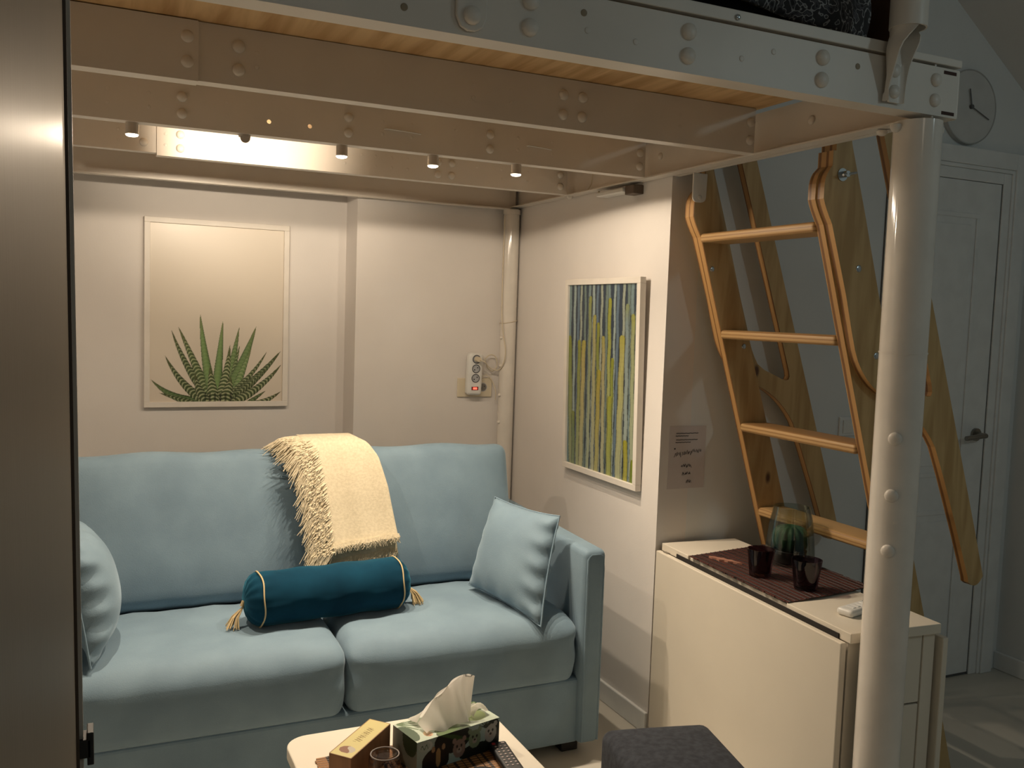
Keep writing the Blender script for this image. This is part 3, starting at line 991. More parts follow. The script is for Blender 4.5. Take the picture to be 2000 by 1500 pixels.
t = thing('framed_poster', 'white framed poster of tall green and yellow column cacti on the right wall', 'picture', (0.0, -0.84, 0.81))
bm = B()
def RW(a, b, t_):            # a along -Y, b up, t depth from the wall; leans slightly out at the top
    return (-t_ - 0.016 * (b / 0.74), -0.570 - a, 0.807 + b)
Wd, Hd, w = 0.545, 0.742, 0.022
for (a0, a1, b0, b1) in ((0, Wd, 0, w), (0, Wd, Hd - w, Hd), (0, w, w, Hd - w), (Wd - w, Wd, w, Hd - w)):
    prism(bm, [(a0, b0), (a1, b0), (a1, b1), (a0, b1)], 0.0025, 0.026, RW)
obj('frame', bm, m_frame, t, bevel=0.0015)
o0 = Vector(RW(w, w, 0.016)); ou = Vector(RW(Wd - w, w, 0.016)) - o0; ov = Vector(RW(w, Hd - w, 0.016)) - o0
painted('print', o0, ou, ov, 300, 300, columns_poster, m_print, t)
bm = B(); prism(bm, [(w, w), (Wd - w, w), (Wd - w, Hd - w), (w, Hd - w)], 0.0025, 0.015, RW); obj('backing', bm, m_frame, t)

# ------------------------------------------------------------------ socket, power strip, cables
t = thing('wall_socket', 'cream double wall socket plate behind the power strip', 'wall socket', (-0.18, 0, 1.03))
quick_box('plate', (-0.263, -0.099, -0.010, 0.0, 1.032, 1.116), m_socket, t, 0.003)
bm = B(); cyl(bm, (-0.143, -0.0115, 1.076), (-0.143, -0.0085, 1.076), 0.020, n=28); so = obj('socket', bm, m_grey, t)
bm = B(); cyl(bm, (-0.143, -0.0125, 1.076), (-0.143, -0.0114, 1.076), 0.0165, n=28); obj('socket_well', bm, plain('socket_well_grey', (0.20, 0.19, 0.17), 0.5), so)
bm = B()
for a in (0.5, 0.5 + PI):
    cyl(bm, (-0.143 + 0.008 * math.cos(a), -0.0132, 1.076 + 0.008 * math.sin(a)), (-0.143 + 0.008 * math.cos(a), -0.0124, 1.076 + 0.008 * math.sin(a)), 0.0025, n=10)
obj('pin_hole', bm, m_black, so)
t = thing('power_strip', 'white upright power strip with red lit switch plugged into the wall', 'power strip', (-0.195, -0.011, 1.14))
Rz = Matrix.Rotation(0.03, 4, 'Y')
bm = B(); rbox(bm, -0.0355, 0.0355, -0.055, -0.0115, -0.094, 0.094, 0.016, 6)
for vv in bm.verts:
    vv.co = Rz @ vv.co + Vector((-0.197, 0, 1.137))
ps = obj('strip_body', bm, m_plastic, t, smooth=True)
m_well = plain('socket_recess_dark', (0.10, 0.10, 0.11), 0.5)
for kx, dz in enumerate((0.066, 0.024, -0.018)):
    c = Rz @ Vector((0, 0, dz)) + Vector((-0.197, -0.0552, 1.137))
    bm = B(); tube(bm, [c + Vector((0.0175 * math.cos(a), 0, 0.0175 * math.sin(a))) for a in [2 * PI * i / 32 for i in range(32)]], 0.0022, 6, True)
    obj('socket_ring', bm, m_well, t, smooth=True)
    bm = B(); cyl(bm, c + Vector((0, -0.0003, 0)), c + Vector((0, 0.0015, 0)), 0.0165, n=28); obj('socket_face', bm, m_grey, t)
    if kx:
        bm = B()
        for a in (0.6, 0.6 + PI):
            q = c + Vector((0.0085 * math.cos(a), -0.0006, 0.0085 * math.sin(a)))
            cyl(bm, q, q + Vector((0, 0.0004, 0)), 0.003, n=10)
        obj('pin_hole', bm, m_black, t)
quick_box('switch_frame', (-0.2155, -0.1835, -0.0565, -0.0548, 1.0665, 1.0815), plain('dark_red_switch', (0.16, 0.008, 0.006), 0.4), t)
quick_box('switch', (-0.209, -0.190, -0.059, -0.0563, 1.0695, 1.0785), emis_mat('lit_red_switch', (1.0, 0.10, 0.06), 2.2), t, 0.001)['label'] = 'glowing red switch'
t = thing('plug', 'cream plug in the top outlet of the power strip with its cable', 'plug', (-0.195, -0.06, 1.203))
bm = B(); cyl(bm, (-0.195, -0.056, 1.203), (-0.193, -0.082, 1.203), 0.0125, 0.011, n=20); obj('plug_body', bm, m_cable, t, smooth=True)
bm = B()
def smooth_path(pts, n=8):
    P = [Vector(p) for p in pts]
    out = []
    for i in range(len(P) - 1):
        a, b_, c, d = P[max(i - 1, 0)], P[i], P[i + 1], P[min(i + 2, len(P) - 1)]
        for k_ in range(n):
            s = k_ / n
            out.append(0.5 * ((2 * b_) + (c - a) * s + (2 * a - 5 * b_ + 4 * c - d) * s * s + (3 * b_ - a - 3 * c + d) * s ** 3))
    out.append(P[-1])
    return out
path = smooth_path([(-0.193, -0.08, 1.203), (-0.165, -0.088, 1.190), (-0.14, -0.05, 1.165), (-0.105, -0.03, 1.150), (-0.085, -0.03, 1.175), (-0.095, -0.03, 1.215), (-0.125, -0.03, 1.220), (-0.145, -0.03, 1.195), (-0.12, -0.03, 1.165), (-0.085, -0.045, 1.155), (-0.072, -0.072, 1.19), (-0.069, -0.079, 1.25), (-0.080, -0.070, 1.33), (-0.083, -0.06, 1.42), (-0.083, -0.055, 1.60), (-0.083, -0.06, 1.84)])
tube(bm, path, 0.0024, 6)
obj('cable', bm, m_cable, t, smooth=True)
bm = B()
path = smooth_path([(-0.185, -0.05, 1.165), (-0.165, -0.03, 1.150), (-0.16, -0.02, 1.12), (-0.13, -0.02, 1.13), (-0.10, -0.02, 1.10), (-0.088, -0.03, 1.06), (-0.088, -0.03, 1.02)])
tube(bm, path, 0.002, 6)
obj('cable', bm, m_cable, t, smooth=True)
bm = B(); tube(bm, [(rx + (rr_ + 0.0035) * math.cos(a), ry + (rr_ + 0.0035) * math.sin(a), 1.372 + 0.008 * math.cos(a)) for a in [2 * PI * i / 40 for i in range(40)]], 0.0016, 5, True)
obj('cable_tie', bm, m_cable, rp, smooth=True)

# ------------------------------------------------------------------ sofa
SF = -1.285
sofa = thing('sofa', 'light blue two seat fabric sofa under the loft bed', 'sofa', (-1.07, -0.85, FZ))
def wr(P, k=1.0):
    return 0.0016 * k * (math.sin(P.x * 31 + P.z * 17) + math.sin(P.x * 53 - P.y * 37 + 1.3))
quick_box('base', (-1.845, -0.296, SF + 0.022, -0.42, 0.022, 0.238), m_fabric, sofa, 0.012, segs=3)
def seat(xa, xb):
    bm = B()
    def f(P, a):
        P = P.copy()
        top = max(0, a[2])
        P.z += top * 0.009 * (1 - a[0] ** 4) * (1 - abs(a[1]) ** 3) - top * 0.010 * max(0, -a[1]) ** 4
        P.z -= 0.016 * top * max(0, (-a[1] - 0.55) / 0.45) ** 2
        P.y -= 0.016 * (1 - a[2] ** 2) * max(0, -a[1]) * (1 - a[0] ** 6)
        fold = max(0, -a[1]) * math.exp(-((1 - abs(a[0])) / 0.10) ** 2)
        P.y += 0.006 * fold * math.sin(a[2] * 7)
        P.z += wr(P) * top
        return P
    rbox(bm, xa, xb, SF + 0.012, -0.765, 0.226, 0.447, 0.044, 20, f)
    obj('seat_cushion', bm, m_fabric, sofa, smooth=True, angle=80)
seat(-1.836, -1.0705); seat(-1.0675, -0.312)
def back(xa, xb):
    bm = B()
    ang = math.atan(0.27)
    def f(P, a):
        P = P.copy()
        # puff towards the front
        P.y -= 0.030 * max(0, -a[1]) * (1 - a[0] ** 4) * (1 - abs(a[2]) ** 3)
        P.z += 0.005 * (1 - a[0] ** 2) * max(0, a[2]) + 0.004 * math.sin(P.x * 19) * max(0, a[2])
        P.y += wr(P, 0.8)
        y, z = P.y, P.z
        P.y = -0.808 + y * math.cos(ang) + z * math.sin(ang)
        P.z = 0.450 + z * math.cos(ang) - y * math.sin(ang) * 0.9
        return P
    rbox(bm, xa, xb, 0.0, 0.155, 0.0, 0.494, 0.042, 20, f)
    obj('back_cushion', bm, m_fabric, sofa, smooth=True, angle=80)
back(-1.838, -1.069); back(-1.069, -0.316)
bm = B(); rbox(bm, -1.84, -0.30, -0.52, -0.42, 0.2, 0.74, 0.03, 8); obj('back_frame', bm, m_fabric, sofa, smooth=True)
def arm(xa, xb):
    bm = B()
    def f(P, a):
        P = P.copy()
        if a[2] > 0:
            P.z += 0.024 * (a[1] + 1) / 2 * a[2]
        return P
    rbox(bm, xa, xb, SF, -0.42, 0.020, 0.662, 0.022, 10, f)
    o = obj('armrest', bm, m_fabric, sofa, smooth=True, angle=80)
    bm = B()
    pts = [(xa + 0.012, SF + 0.003, 0.03)] + [(xa + 0.012, SF + 0.003, 0.03 + 0.60 * i / 10) for i in range(1, 11)] + [(xa + 0.016, SF + 0.003, 0.640), (xa + 0.024, SF + 0.003, 0.647)] + [(xb - 0.024, SF + 0.003, 0.647), (xb - 0.014, SF + 0.003, 0.640), (xb - 0.010, SF + 0.003, 0.60)] + [(xb - 0.010, SF + 0.003, 0.60 - 0.57 * i / 10) for i in range(1, 11)]
    tube(bm, pts, 0.0032, 6)
    obj('piping', bm, m_fabric, o, smooth=True)
arm(-0.3090, -0.229); arm(-1.915, -1.839)
for x in (-1.86, -0.34):
    for y in (-1.20, -0.50):
        quick_box('leg', (x, x + 0.06, y - 0.03, y + 0.03, FZ, 0.021), m_black, sofa, 0.003)

# scatter cushions
def cushion(name, c, thick, label, pinch=0.06, wrk=1.0, back=1.0, lw=1.0):
    """c: corners BL, BR, TR, TL of the seam outline, seen from the front"""
    BL, BR, TR, TL = [Vector(p) for p in c]
    nrm = ((BR - BL).cross(TL - BL)).normalized()
    bm = B()
    n = 36
    def pos(a, b, side):
        x, y = 2 * a - 1, 2 * b - 1
        # edges pull in between the corners
        xx = x * (1 - pinch * (1 - y * y) * abs(x) ** 2)
        yy = y * (1 - pinch * (1 - x * x) * abs(y) ** 2)
        A, Bb = (xx + 1) / 2, (yy + 1) / 2
        P = BL * (1 - A) * (1 - Bb) + BR * A * (1 - Bb) + TR * A * Bb + TL * (1 - A) * Bb
        h = thick / 2 * (max(0, 1 - abs(x) ** 2.4) ** 0.55) * (max(0, 1 - abs(y) ** 2.4) ** 0.55)
        e = math.exp(-((1 - abs(x)) / 0.28) ** 2)
        h += wrk * 0.011 * e * math.sin(y * 15 + 2.0 * x) * min(1, h / 0.015) * (1 if x > 0 else lw)
        e2 = math.exp(-((1 - abs(y)) / 0.22) ** 2)
        h += wrk * 0.004 * e2 * math.sin(x * 14) * min(1, h / 0.015)
        return P + nrm * h * (side if side > 0 else -back)
    for side in (1, -1):
        grid(bm, n, n, lambda a, b: pos(a, b, side))
    bmesh.ops.remove_doubles(bm, verts=bm.verts, dist=0.0006)
    root = thing(name, label, 'cushion', (BL + BR) / 2)
    obj('cover', bm, m_fabric, root, smooth=True, angle=120)
    bm = B()
    pts = []
    for k_ in range(20): pts.append(pos(k_ / 20, 0, 0))
    for k_ in range(20): pts.append(pos(1, k_ / 20, 0))
    for k_ in range(20): pts.append(pos(1 - k_ / 20, 1, 0))
    for k_ in range(20): pts.append(pos(0, 1 - k_ / 20, 0))
    tube(bm, pts, 0.0028, 6, True)
    obj('seam', bm, m_fabric, root, smooth=True)
    return root
cushion('cushion', [(-0.560, -0.925, 0.475), (-0.458, -1.280, 0.432), (-0.345, -1.165, 0.752), (-0.452, -0.880, 0.765)], 0.135,
        'light blue square cushion leaning on the right arm of the sofa', back=0.7, lw=0.15)
cushion('cushion', [(-1.742, -1.235, 0.452), (-1.715, -0.86, 0.465), (-1.793, -0.87, 0.780), (-1.796, -1.20, 0.765)], 0.185,
        'light blue square cushion at the left end of the sofa beside the fridge', back=0.35)

# bolster
ba, bb = Vector((-1.290, -1.045, 0.5335)), Vector((-0.850, -1.005, 0.5335))
t = thing('bolster', 'dark teal velvet bolster with gold piping lying across the two seats', 'bolster cushion', ((ba + bb) / 2).to_tuple())
bd = (bb - ba).normalized()
uu, vv_ = frame_of(bd)
bm = B()
rings = []
prof = [(-0.040, 0.010), (-0.038, 0.030), (-0.030, 0.055), (-0.016, 0.071), (0.0, 0.080)]
Lb = (bb - ba).length
prof = prof + [(Lb * i / 14, 0.0805 + 0.0012 * math.sin(i * 1.7)) for i in range(1, 14)] + [(Lb - a, r) for a, r in prof[::-1]]
nb = 72
for s, r in prof:
    end = min(1, max(0, (-s if s < Lb / 2 else s - Lb) / 0.02 + 0.6)) if (s < 0.001 or s > Lb - 0.001) else 0
    rings.append([bm.verts.new(ba + bd * s + (r + 0.0022 * end * math.sin(i * 2 * PI * 14 / nb) + 0.0015 * math.sin(s * 40 + i * 0.3)) * (math.cos(2 * PI * i / nb) * uu + math.sin(2 * PI * i / nb) * vv_)) for i in range(nb)])
for a, b_ in zip(rings, rings[1:]):
    for i in range(nb):
        bm.faces.new((a[i], a[(i + 1) % nb], b_[(i + 1) % nb], b_[i]))
bm.faces.new(rings[0][::-1]); bm.faces.new(rings[-1])
obj('cover', bm, m_velvet, t, smooth=True, angle=80)
for s in (0.002, Lb - 0.002):
    bm = B()
    tube(bm, [ba + bd * (s + 0.002 * math.sin(a * 5)) + 0.0825 * (math.cos(a) * uu + math.sin(a) * vv_) for a in [2 * PI * i / 60 for i in range(60)]], 0.0023, 6, True)
    obj('piping', bm, m_cord, t, smooth=True)
for base, dr in ((ba - bd * 0.040, -1), (bb + bd * 0.040, 1)):
    bm = B()
    knot = base + Vector((0, 0, -0.015))
    cyl(bm, base, knot + bd * dr * 0.006, 0.006, n=8)
    for k_ in range(40):
        e = knot + bd * dr * random.uniform(0.015, 0.058) + Vector((0, random.uniform(-0.035, 0.012), random.uniform(-0.062, -0.050)))
        mid = (knot + e) / 2 + bd * dr * 0.008
        tube(bm, [knot, mid, e], 0.0014, 4)
    obj('tassel', bm, m_cord, t)

# throw blanket over the back cushion
t = thing('throw_blanket', 'cream fringed throw blanket draped over the sofa back', 'blanket', (-0.95, -0.74, 0.9))
prof = smooth_path([(0, -0.530, 0.80), (0, -0.548, 0.88), (0, -0.600, 0.945), (0, -0.660, 0.964), (0, -0.722, 0.945), (0, -0.762, 0.885), (0, -0.795, 0.800), (0, -0.822, 0.715), (0, -0.848, 0.645), (0, -0.860, 0.618)], 6)
NP = len(prof) - 1
def xl(z, back):
    return -1.10 if back else float(np.interp(z, [0.58, 0.65, 0.80, 0.93, 0.96], [-1.045, -1.048, -1.063, -1.085, -1.10]))
def xr_(z, back):
    return -0.92 if back else float(np.interp(z, [0.60, 0.64, 0.70, 0.80, 0.90, 0.945, 0.964], [-0.800, -0.802, -0.809, -0.822, -0.846, -0.876, -0.915]))
def sheet(off, ext, name):
    bm = B()
    P = list(prof)
    def f(a, b):
        i = b * NP
        k_ = min(int(i), NP - 1)
        p = P[k_].lerp(P[k_ + 1], i - k_)
        bk = p.y > -0.64
        l, r = xl(p.z, bk), xr_(p.z, bk)
        low = 0.026 * (1 - a) * (b ** 3) + ext * b ** 4
        x = l + (r - l) * a
        return (x, p.y - off - 0.004 * math.sin(x * 60 + p.z * 9) * b - 0.006 * math.exp(-((a - 0.06) / 0.06) ** 2), p.z - low + off * (0.6 if bk else 0.3))
    grid(bm, 36, 48, f)
    o = obj(name, bm, m_throw, t, smooth=True, angle=180)
    s = o.modifiers.new('solid', 'SOLIDIFY'); s.thickness = 0.006; s.offset = 0
    return f
f2 = sheet(0.004, 0.016, 'under_layer')
f1 = sheet(0.013, -0.022, 'top_layer')
bm = B()
rf = random.Random(3)
for i in range(1500):
    b_ = rf.uniform(0.30, 1.0)
    p = Vector(f1(0, b_)) + Vector((rf.uniform(-0.015, 0.035), -0.004, 0))
    top = max(0, 1 - (b_ - 0.30) / 0.30)
    ln = rf.uniform(0.05, 0.10) * (1 + 0.25 * top)
    dx = -ln * (0.62 + 0.34 * top) * rf.uniform(0.7, 1.1)
    dz = -ln * (0.72 - 0.40 * top)
    q1 = p + Vector((dx * 0.5 + rf.uniform(-0.008, 0.008), -0.012 - rf.uniform(0, 0.012), dz * 0.35 + 0.008))
    sl = 0.29 * dz if b_ > 0.45 else 0.0
    q2 = p + Vector((dx + rf.uniform(-0.012, 0.012), sl - rf.uniform(-0.002, 0.016), dz + rf.uniform(-0.012, 0.008)))
    tube(bm, [p, q1, q2], 0.0024, 4, taper=lambda s: 1 - 0.55 * s)
for i in range(700):
    a = rf.uniform(0, 1)
    second = i % 2
    p = Vector((f2 if second else f1)(a, 1.0)) + Vector((0, -0.003, 0.004))
    if not second:
        p.z += 0.012
    ln = rf.uniform(0.018, 0.034) * (1.3 if a < 0.1 else 1)
    q1 = p + Vector((rf.uniform(-0.006, 0.006), -0.007, -ln * 0.5))
    q2 = p + Vector((rf.uniform(-0.010, 0.010), -0.004 + rf.uniform(-0.006, 0.004), -ln))
    tube(bm, [p, q1, q2], 0.0022, 4, taper=lambda s: 1 - 0.5 * s)
o = obj('fringe', bm, m_throw, t)
o['kind'] = 'stuff'
bm = B(); tube(bm, [Vector(f1(a / 30, 0.965)) + Vector((0, -0.004, 0.0)) for a in range(3, 31)], 0.0022, 6); obj('hem', bm, m_throw, t, smooth=True)

# ------------------------------------------------------------------ fridge
fr = thing('refrigerator', 'tall brushed steel refrigerator at the left edge of the picture', 'refrigerator', (-2.1, -3.1, FZ))
XD = -1.7415
FT = Matrix.Rotation(0.0, 4, 'Y')
quick_box('body', (-2.28, XD - 0.06, -3.66, -2.745, 0.06, 1.95), m_fridge, fr, 0.004)
quick_box('door', (XD - 0.05, XD, -3.655, -2.772, 0.10, 1.95), m_fridge, fr, 0.0015)
quick_box('door_gasket', (XD - 0.055, XD + 0.0030, -2.772, -2.760, 0.10, 1.95), plain('dark_gasket', (0.07, 0.045, 0.03), 0.6), fr)
quick_box('side_trim', (XD - 0.060, XD + 0.0066, -2.760, -2.745, 0.10, 1.95), plain('pale_trim', (0.55, 0.49, 0.42), 0.5), fr)
quick_box('plinth', (-2.26, XD - 0.02, -3.65, -2.75, FZ, 0.06), m_black, fr)
bm = B(); box(bm, XD - 0.01, XD + 0.014, -2.764, -2.738, 0.926, 0.946); box(bm, XD + 0.010, XD + 0.0165, -2.764, -2.738, 0.918, 0.953)
obj('door_catch', bm, m_black, fr, bevel=0.001)
# the appliance stands a little out of plumb
fr.rotation_euler = (0, -0.014, 0)

# ------------------------------------------------------------------ ladder
lad = thing('loft_ladder', 'pine plywood ladder with handrails leaning on the loft bed', 'ladder', (0.5, -1.58, FZ))
YN, YF = -1.890, -1.265          # outer faces
TH = 0.0275
def arc(p0, p1, p2, n=6):
    p0, p1, p2 = [np.array(p, float) for p in (p0, p1, p2)]
    return [tuple((1 - s) ** 2 * p0 + 2 * s * (1 - s) * p1 + s * s * p2) for s in [i / n for i in range(n + 1)]]
def sx(z):                       # front edge of the stile at height z
    return 0.048 + 0.324 * (1.686 - z)
stile_poly = [(0.046, 1.868), (0.046, 1.828)] + arc((0.030, 1.812), (0.018, 1.795), (0.018, 1.770), 4) + arc((0.018, 1.740), (0.026, 1.715), (0.052, 1.675), 4) + \
    [(sx(1.4), 1.4), (sx(1.0), 1.0), (sx(0.5), 0.5), (sx(FZ), FZ), (sx(FZ) + 0.118, FZ), (sx(0.5) + 0.118, 0.5), (sx(1.0) + 0.112, 1.0), (sx(1.4) + 0.105, 1.4), (sx(1.75) + 0.10, 1.75), (sx(1.99) + 0.105, 1.99), (0.056, 1.99), (0.056, 1.868)]
# outer board: stile plate on top joined by a bridge to the free handrail
def hl(z):
    return 0.222 + 0.360 * (1.927 - z)          # handrail front edge
def hr(z):
    return hl(z) + 0.066
rail_poly = [(0.046, 1.868), (0.046, 1.828)] + arc((0.034, 1.812), (0.022, 1.795), (0.022, 1.770), 4) + arc((0.022, 1.740), (0.030, 1.715), (0.056, 1.675), 4) + \
    [(0.122, 1.484), (0.150, 1.387)] + arc((0.165, 1.34), (0.200, 1.245), (0.300, 1.205), 6) + arc((0.36, 1.180), (0.44, 1.145), (0.500, 1.060), 6) + \
    [(0.545, 0.965)] + [(hl(0.80) - 0.01, 0.80), (hl(0.66), 0.655)] + arc((hl(0.65), 0.640), (hl(0.63) + 0.03, 0.610), (hr(0.66), 0.655), 5) + \
    [(hr(0.8), 0.80), (hr(1.1), 1.10), (hr(1.5), 1.50), (hr(1.99), 1.99), (hl(1.99), 1.99), (hl(1.6), 1.60)] + arc((hl(1.24), 1.24), (hl(1.20), 1.195), (hl(1.25) - 0.03, 1.215), 4) + \
    [(0.36, 1.245)] + arc((0.33, 1.265), (0.298, 1.31), (0.286, 1.362), 4) + [(0.242, 1.488), (0.172, 1.708), (0.112, 1.886), (0.085, 1.99), (0.056, 1.99), (0.056, 1.868)]
def plank(name, poly, ya, yb, m_face):
    bm = B()
    prism(bm, poly, ya, yb, lambda a, b, t_: (a, t_, b))
    bmesh.ops.recalc_face_normals(bm, faces=bm.faces)
    bmesh.ops.triangulate(bm, faces=[f for f in bm.faces if len(f.verts) > 4])
    me_o = obj(name, bm, m_face, lad)
    me_o.data.materials.append(m_ply_edge)
    for p in me_o.data.polygons:
        p.material_index = 0 if abs(p.normal.y) > 0.7 else 1
    return me_o
sn = plank('stile', stile_poly, YN + TH, YN + 2 * TH, m_ply_face)
rn = plank('handrail_board', rail_poly, YN, YN + TH, m_ply_face)
sf = plank('stile', stile_poly, YF - 2 * TH, YF - TH, m_ply_face)
rf_ = plank('handrail_board', rail_poly, YF - TH, YF, m_ply_face)
for z in (1.686, 1.378, 1.068, 0.774, 0.466, 0.158):
    bm = B()
    rbox(bm, sx(z) - 0.004, sx(z) + 0.112, YN + 2 * TH, YF - 2 * TH, z - 0.029, z, 0.010, 3)
    obj('tread', bm, m_tread, lad, smooth=True)
for (x, z) in ((0.16, 1.562), (0.245, 1.325)):
    bm = B(); dome(bm, (x, YN, z), (0, -1, 0), 0.010, 0.003); obj('screw', bm, m_zinc, rn, smooth=True)
for (x, z) in ((0.10, 1.575), (0.245, 1.325)):
    bm = B(); dome(bm, (x, YF - 2 * TH, z), (0, -1, 0), 0.009, 0.003); obj('screw', bm, m_zinc, sf, smooth=True)
bm = B()
cyl(bm, (0.081, YN - 0.003, 1.807), (0.081, YN, 1.807), 0.017, n=20)
cyl(bm, (0.081, YN - 0.022, 1.807), (0.081, YN - 0.003, 1.807), 0.009, n=6)
cyl(bm, (0.086, YN - 0.018, 1.807), (0.108, YN - 0.024, 1.812), 0.005, 0.003, n=8)
cyl(bm, (0.076, YN - 0.018, 1.807), (0.062, YN - 0.024, 1.802), 0.005, 0.003, n=8)
obj('wing_nut', bm, m_zinc, lad, smooth=True)['label'] = 'shiny zinc wing nut'
bm = B()
prism(bm, [(0.006, 1.876), (0.006, 1.806)] + arc((0.006, 1.80), (0.008, 1.786), (0.022, 1.784), 4) + arc((0.040, 1.784), (0.056, 1.786), (0.058, 1.80), 4) + [(0.060, 1.876)], YF - 2 * TH - 0.006, YF - 2 * TH, lambda a, b, t_: (a, t_, b))
br = obj('hanging_bracket', bm, m_steel, lad, bevel=0.0015)
bm = B(); dome(bm, (0.033, YF - 2 * TH - 0.006, 1.800), (0, -1, 0), 0.008, 0.004); obj('bolt_head', bm, m_steel, br, smooth=True)

# ------------------------------------------------------------------ drop leaf table
tab = thing('drop_leaf_table', 'white drop-leaf table with folded leaves standing by the ladder', 'table', (0.0, -1.232, FZ))
# local: a along the long side (towards the viewer), b across; then turned 4 degrees
TA = math.radians(-3.9)
def TL(b, a, z):
    x, y = b, -a
    return (0.004 + x * math.cos(TA) - y * math.sin(TA), -1.2305 + x * math.sin(TA) + y * math.cos(TA), z)
def tbox(bm, b0, b1, a0, a1, z0, z1):
    vs = [bm.verts.new(TL(x, y, z)) for z in (z0, z1) for y in (a0, a1) for x in (b0, b1)]
    for f in ((0, 2, 3, 1), (4, 5, 7, 6), (0, 1, 5, 4), (2, 6, 7, 3), (0, 4, 6, 2), (1, 3, 7, 5)):
        bm.faces.new([vs[i] for i in f])
LT = 0.915
def tpart(name, dims, m=None, bev=0.002, parent=None):
    bm = B(); tbox(bm, *dims); return obj(name, bm, m or m_table, parent or tab, bevel=bev)
tpart('end_top', (0.012, 0.302, 0.0, 0.165, 0.626, 0.652))
tpart('end_top', (0.012, 0.302, 0.665, LT, 0.626, 0.652))
tpart('centre_top', (0.020, 0.300, 0.165, 0.665, 0.626, 0.6465))
tpart('end_frame', (0.030, 0.285, 0.01, 0.04, FZ, 0.626))
cab = tpart('carcass', (0.020, 0.292, 0.53, LT - 0.022, FZ + 0.06, 0.626))
tpart('hanging_leaf', (-0.010, 0.008, 0.0, LT - 0.008, FZ + 0.03, 0.628), bev=0.003)
tpart('hanging_leaf', (0.306, 0.324, 0.03, LT + 0.005, FZ + 0.03, 0.615), bev=0.003)
tpart('leaf_gap', (0.0085, 0.0118, 0.10, 0.875, 0.60, 0.640), m_dark, 0)
tpart('leg_frame', (0.016, 0.060, LT - 0.022, LT - 0.012, FZ, 0.626))
tpart('leg_frame', (0.258, 0.296, LT - 0.022, LT - 0.012, FZ, 0.626))
for i in range(3):
    z0 = 0.075 + i * 0.185
    dr = tpart('drawer', (0.062, 0.255, LT - 0.022, LT - 0.014, z0, z0 + 0.180))
    tpart('drawer_gap', (0.058, 0.259, LT - 0.0219, LT - 0.0205, z0 - 0.004, z0), m_dark, 0)
tpart('hinge', (0.001, 0.016, 0.028, 0.055, 0.6285, 0.630), m_chrome, 0)

# placemat on the table
bm = B()
C4 = [Vector(p) for p in ((0.000, -1.412, 0), (0.340, -1.366, 0), (0.313, -1.862, 0), (-0.030, -1.900, 0))]
pm_org = Vector((0.155, -1.635, 0.6525))
for s in range(34):
    v0, v1 = s / 34, (s + 0.93) / 34
    for (va, vb) in ((v0, v1),):
        P = [C4[0].lerp(C4[3], va), C4[1].lerp(C4[2], va), C4[1].lerp(C4[2], vb), C4[0].lerp(C4[3], vb)]
        j_ = random.uniform(-0.004, 0.004)
        A_ = [bm.verts.new((p.x + j_ - pm_org.x, p.y - pm_org.y, 0.0)) for p in P]
        B_ = [bm.verts.new((p.x + j_ - pm_org.x, p.y - pm_org.y, 0.0028)) for p in P]
        bm.faces.new(A_[::-1]); bm.faces.new(B_)
        for q in range(4):
            bm.faces.new((A_[q], A_[(q + 1) % 4], B_[(q + 1) % 4], B_[q]))
pm = obj('placemat', bm, m_matdark)
pm.location = pm_org
tag(pm, 'dark red-brown bamboo placemat lying on the drop-leaf table', 'placemat')
bm = B()
for k_ in range(17):
    f_ = (k_ + 0.5) / 17
    tube(bm, [C4[0].lerp(C4[1], f_) + Vector((-pm_org.x, -pm_org.y, 0.0032)), C4[3].lerp(C4[2], f_) + Vector((-pm_org.x, -pm_org.y, 0.0032))], 0.0013, 5)
o = obj('stitching', bm, m_black); o.location = pm_org; set_parent(o, pm); o.matrix_parent_inverse = Matrix(); o.location = (0, 0, 0)
ZM = 0.6557

# cactus under glass
cx_, cy_ = 0.262, -1.575
t = thing('potted_cactus', 'round ribbed green cactus in a dark pot under the glass cover', 'cactus', (cx_, cy_, ZM))
bm = B(); lathe(bm, [(0.040, 0), (0.046, 0.004), (0.052, 0.040), (0.050, 0.042), (0.046, 0.036), (0.01, 0.036)], (cx_, cy_, ZM), 32); obj('pot', bm, m_pot, t, smooth=True)
bm = B(); lathe(bm, [(0.030, 0.037), (0.050, 0.050), (0.058, 0.072), (0.056, 0.095), (0.042, 0.112), (0.020, 0.118), (0.006, 0.112)], (cx_, cy_, ZM), 96, 14, 0.16); obj('cactus_body', bm, m_cactus, t, smooth=True, angle=60)
t = thing('glass_cloche', 'clear tapered glass cover standing over the cactus on the placemat', 'glass cover', (cx_, cy_, ZM))
bm = B()
po = [(0.075, 0.0), (0.0765, 0.02), (0.074, 0.06), (0.066, 0.13), (0.056, 0.178)]
prof_o = po + [(0.0535, 0.178)] + [(r - 0.0025, z) for r, z in po[::-1][1:]]
rings = []
n = 48
for r, z in prof_o:
    rings.append([bm.verts.new((cx_ + r * math.cos(2 * PI * i / n), cy_ + r * math.sin(2 * PI * i / n), ZM + 0.0005 + z)) for i in range(n)])
rings.append(rings[0])
for a, b_ in zip(rings, rings[1:]):
    for i in range(n):
        bm.faces.new((a[i], a[(i + 1) % n], b_[(i + 1) % n], b_[i]))
obj('glass_wall', bm, m_clear, t, smooth=True)

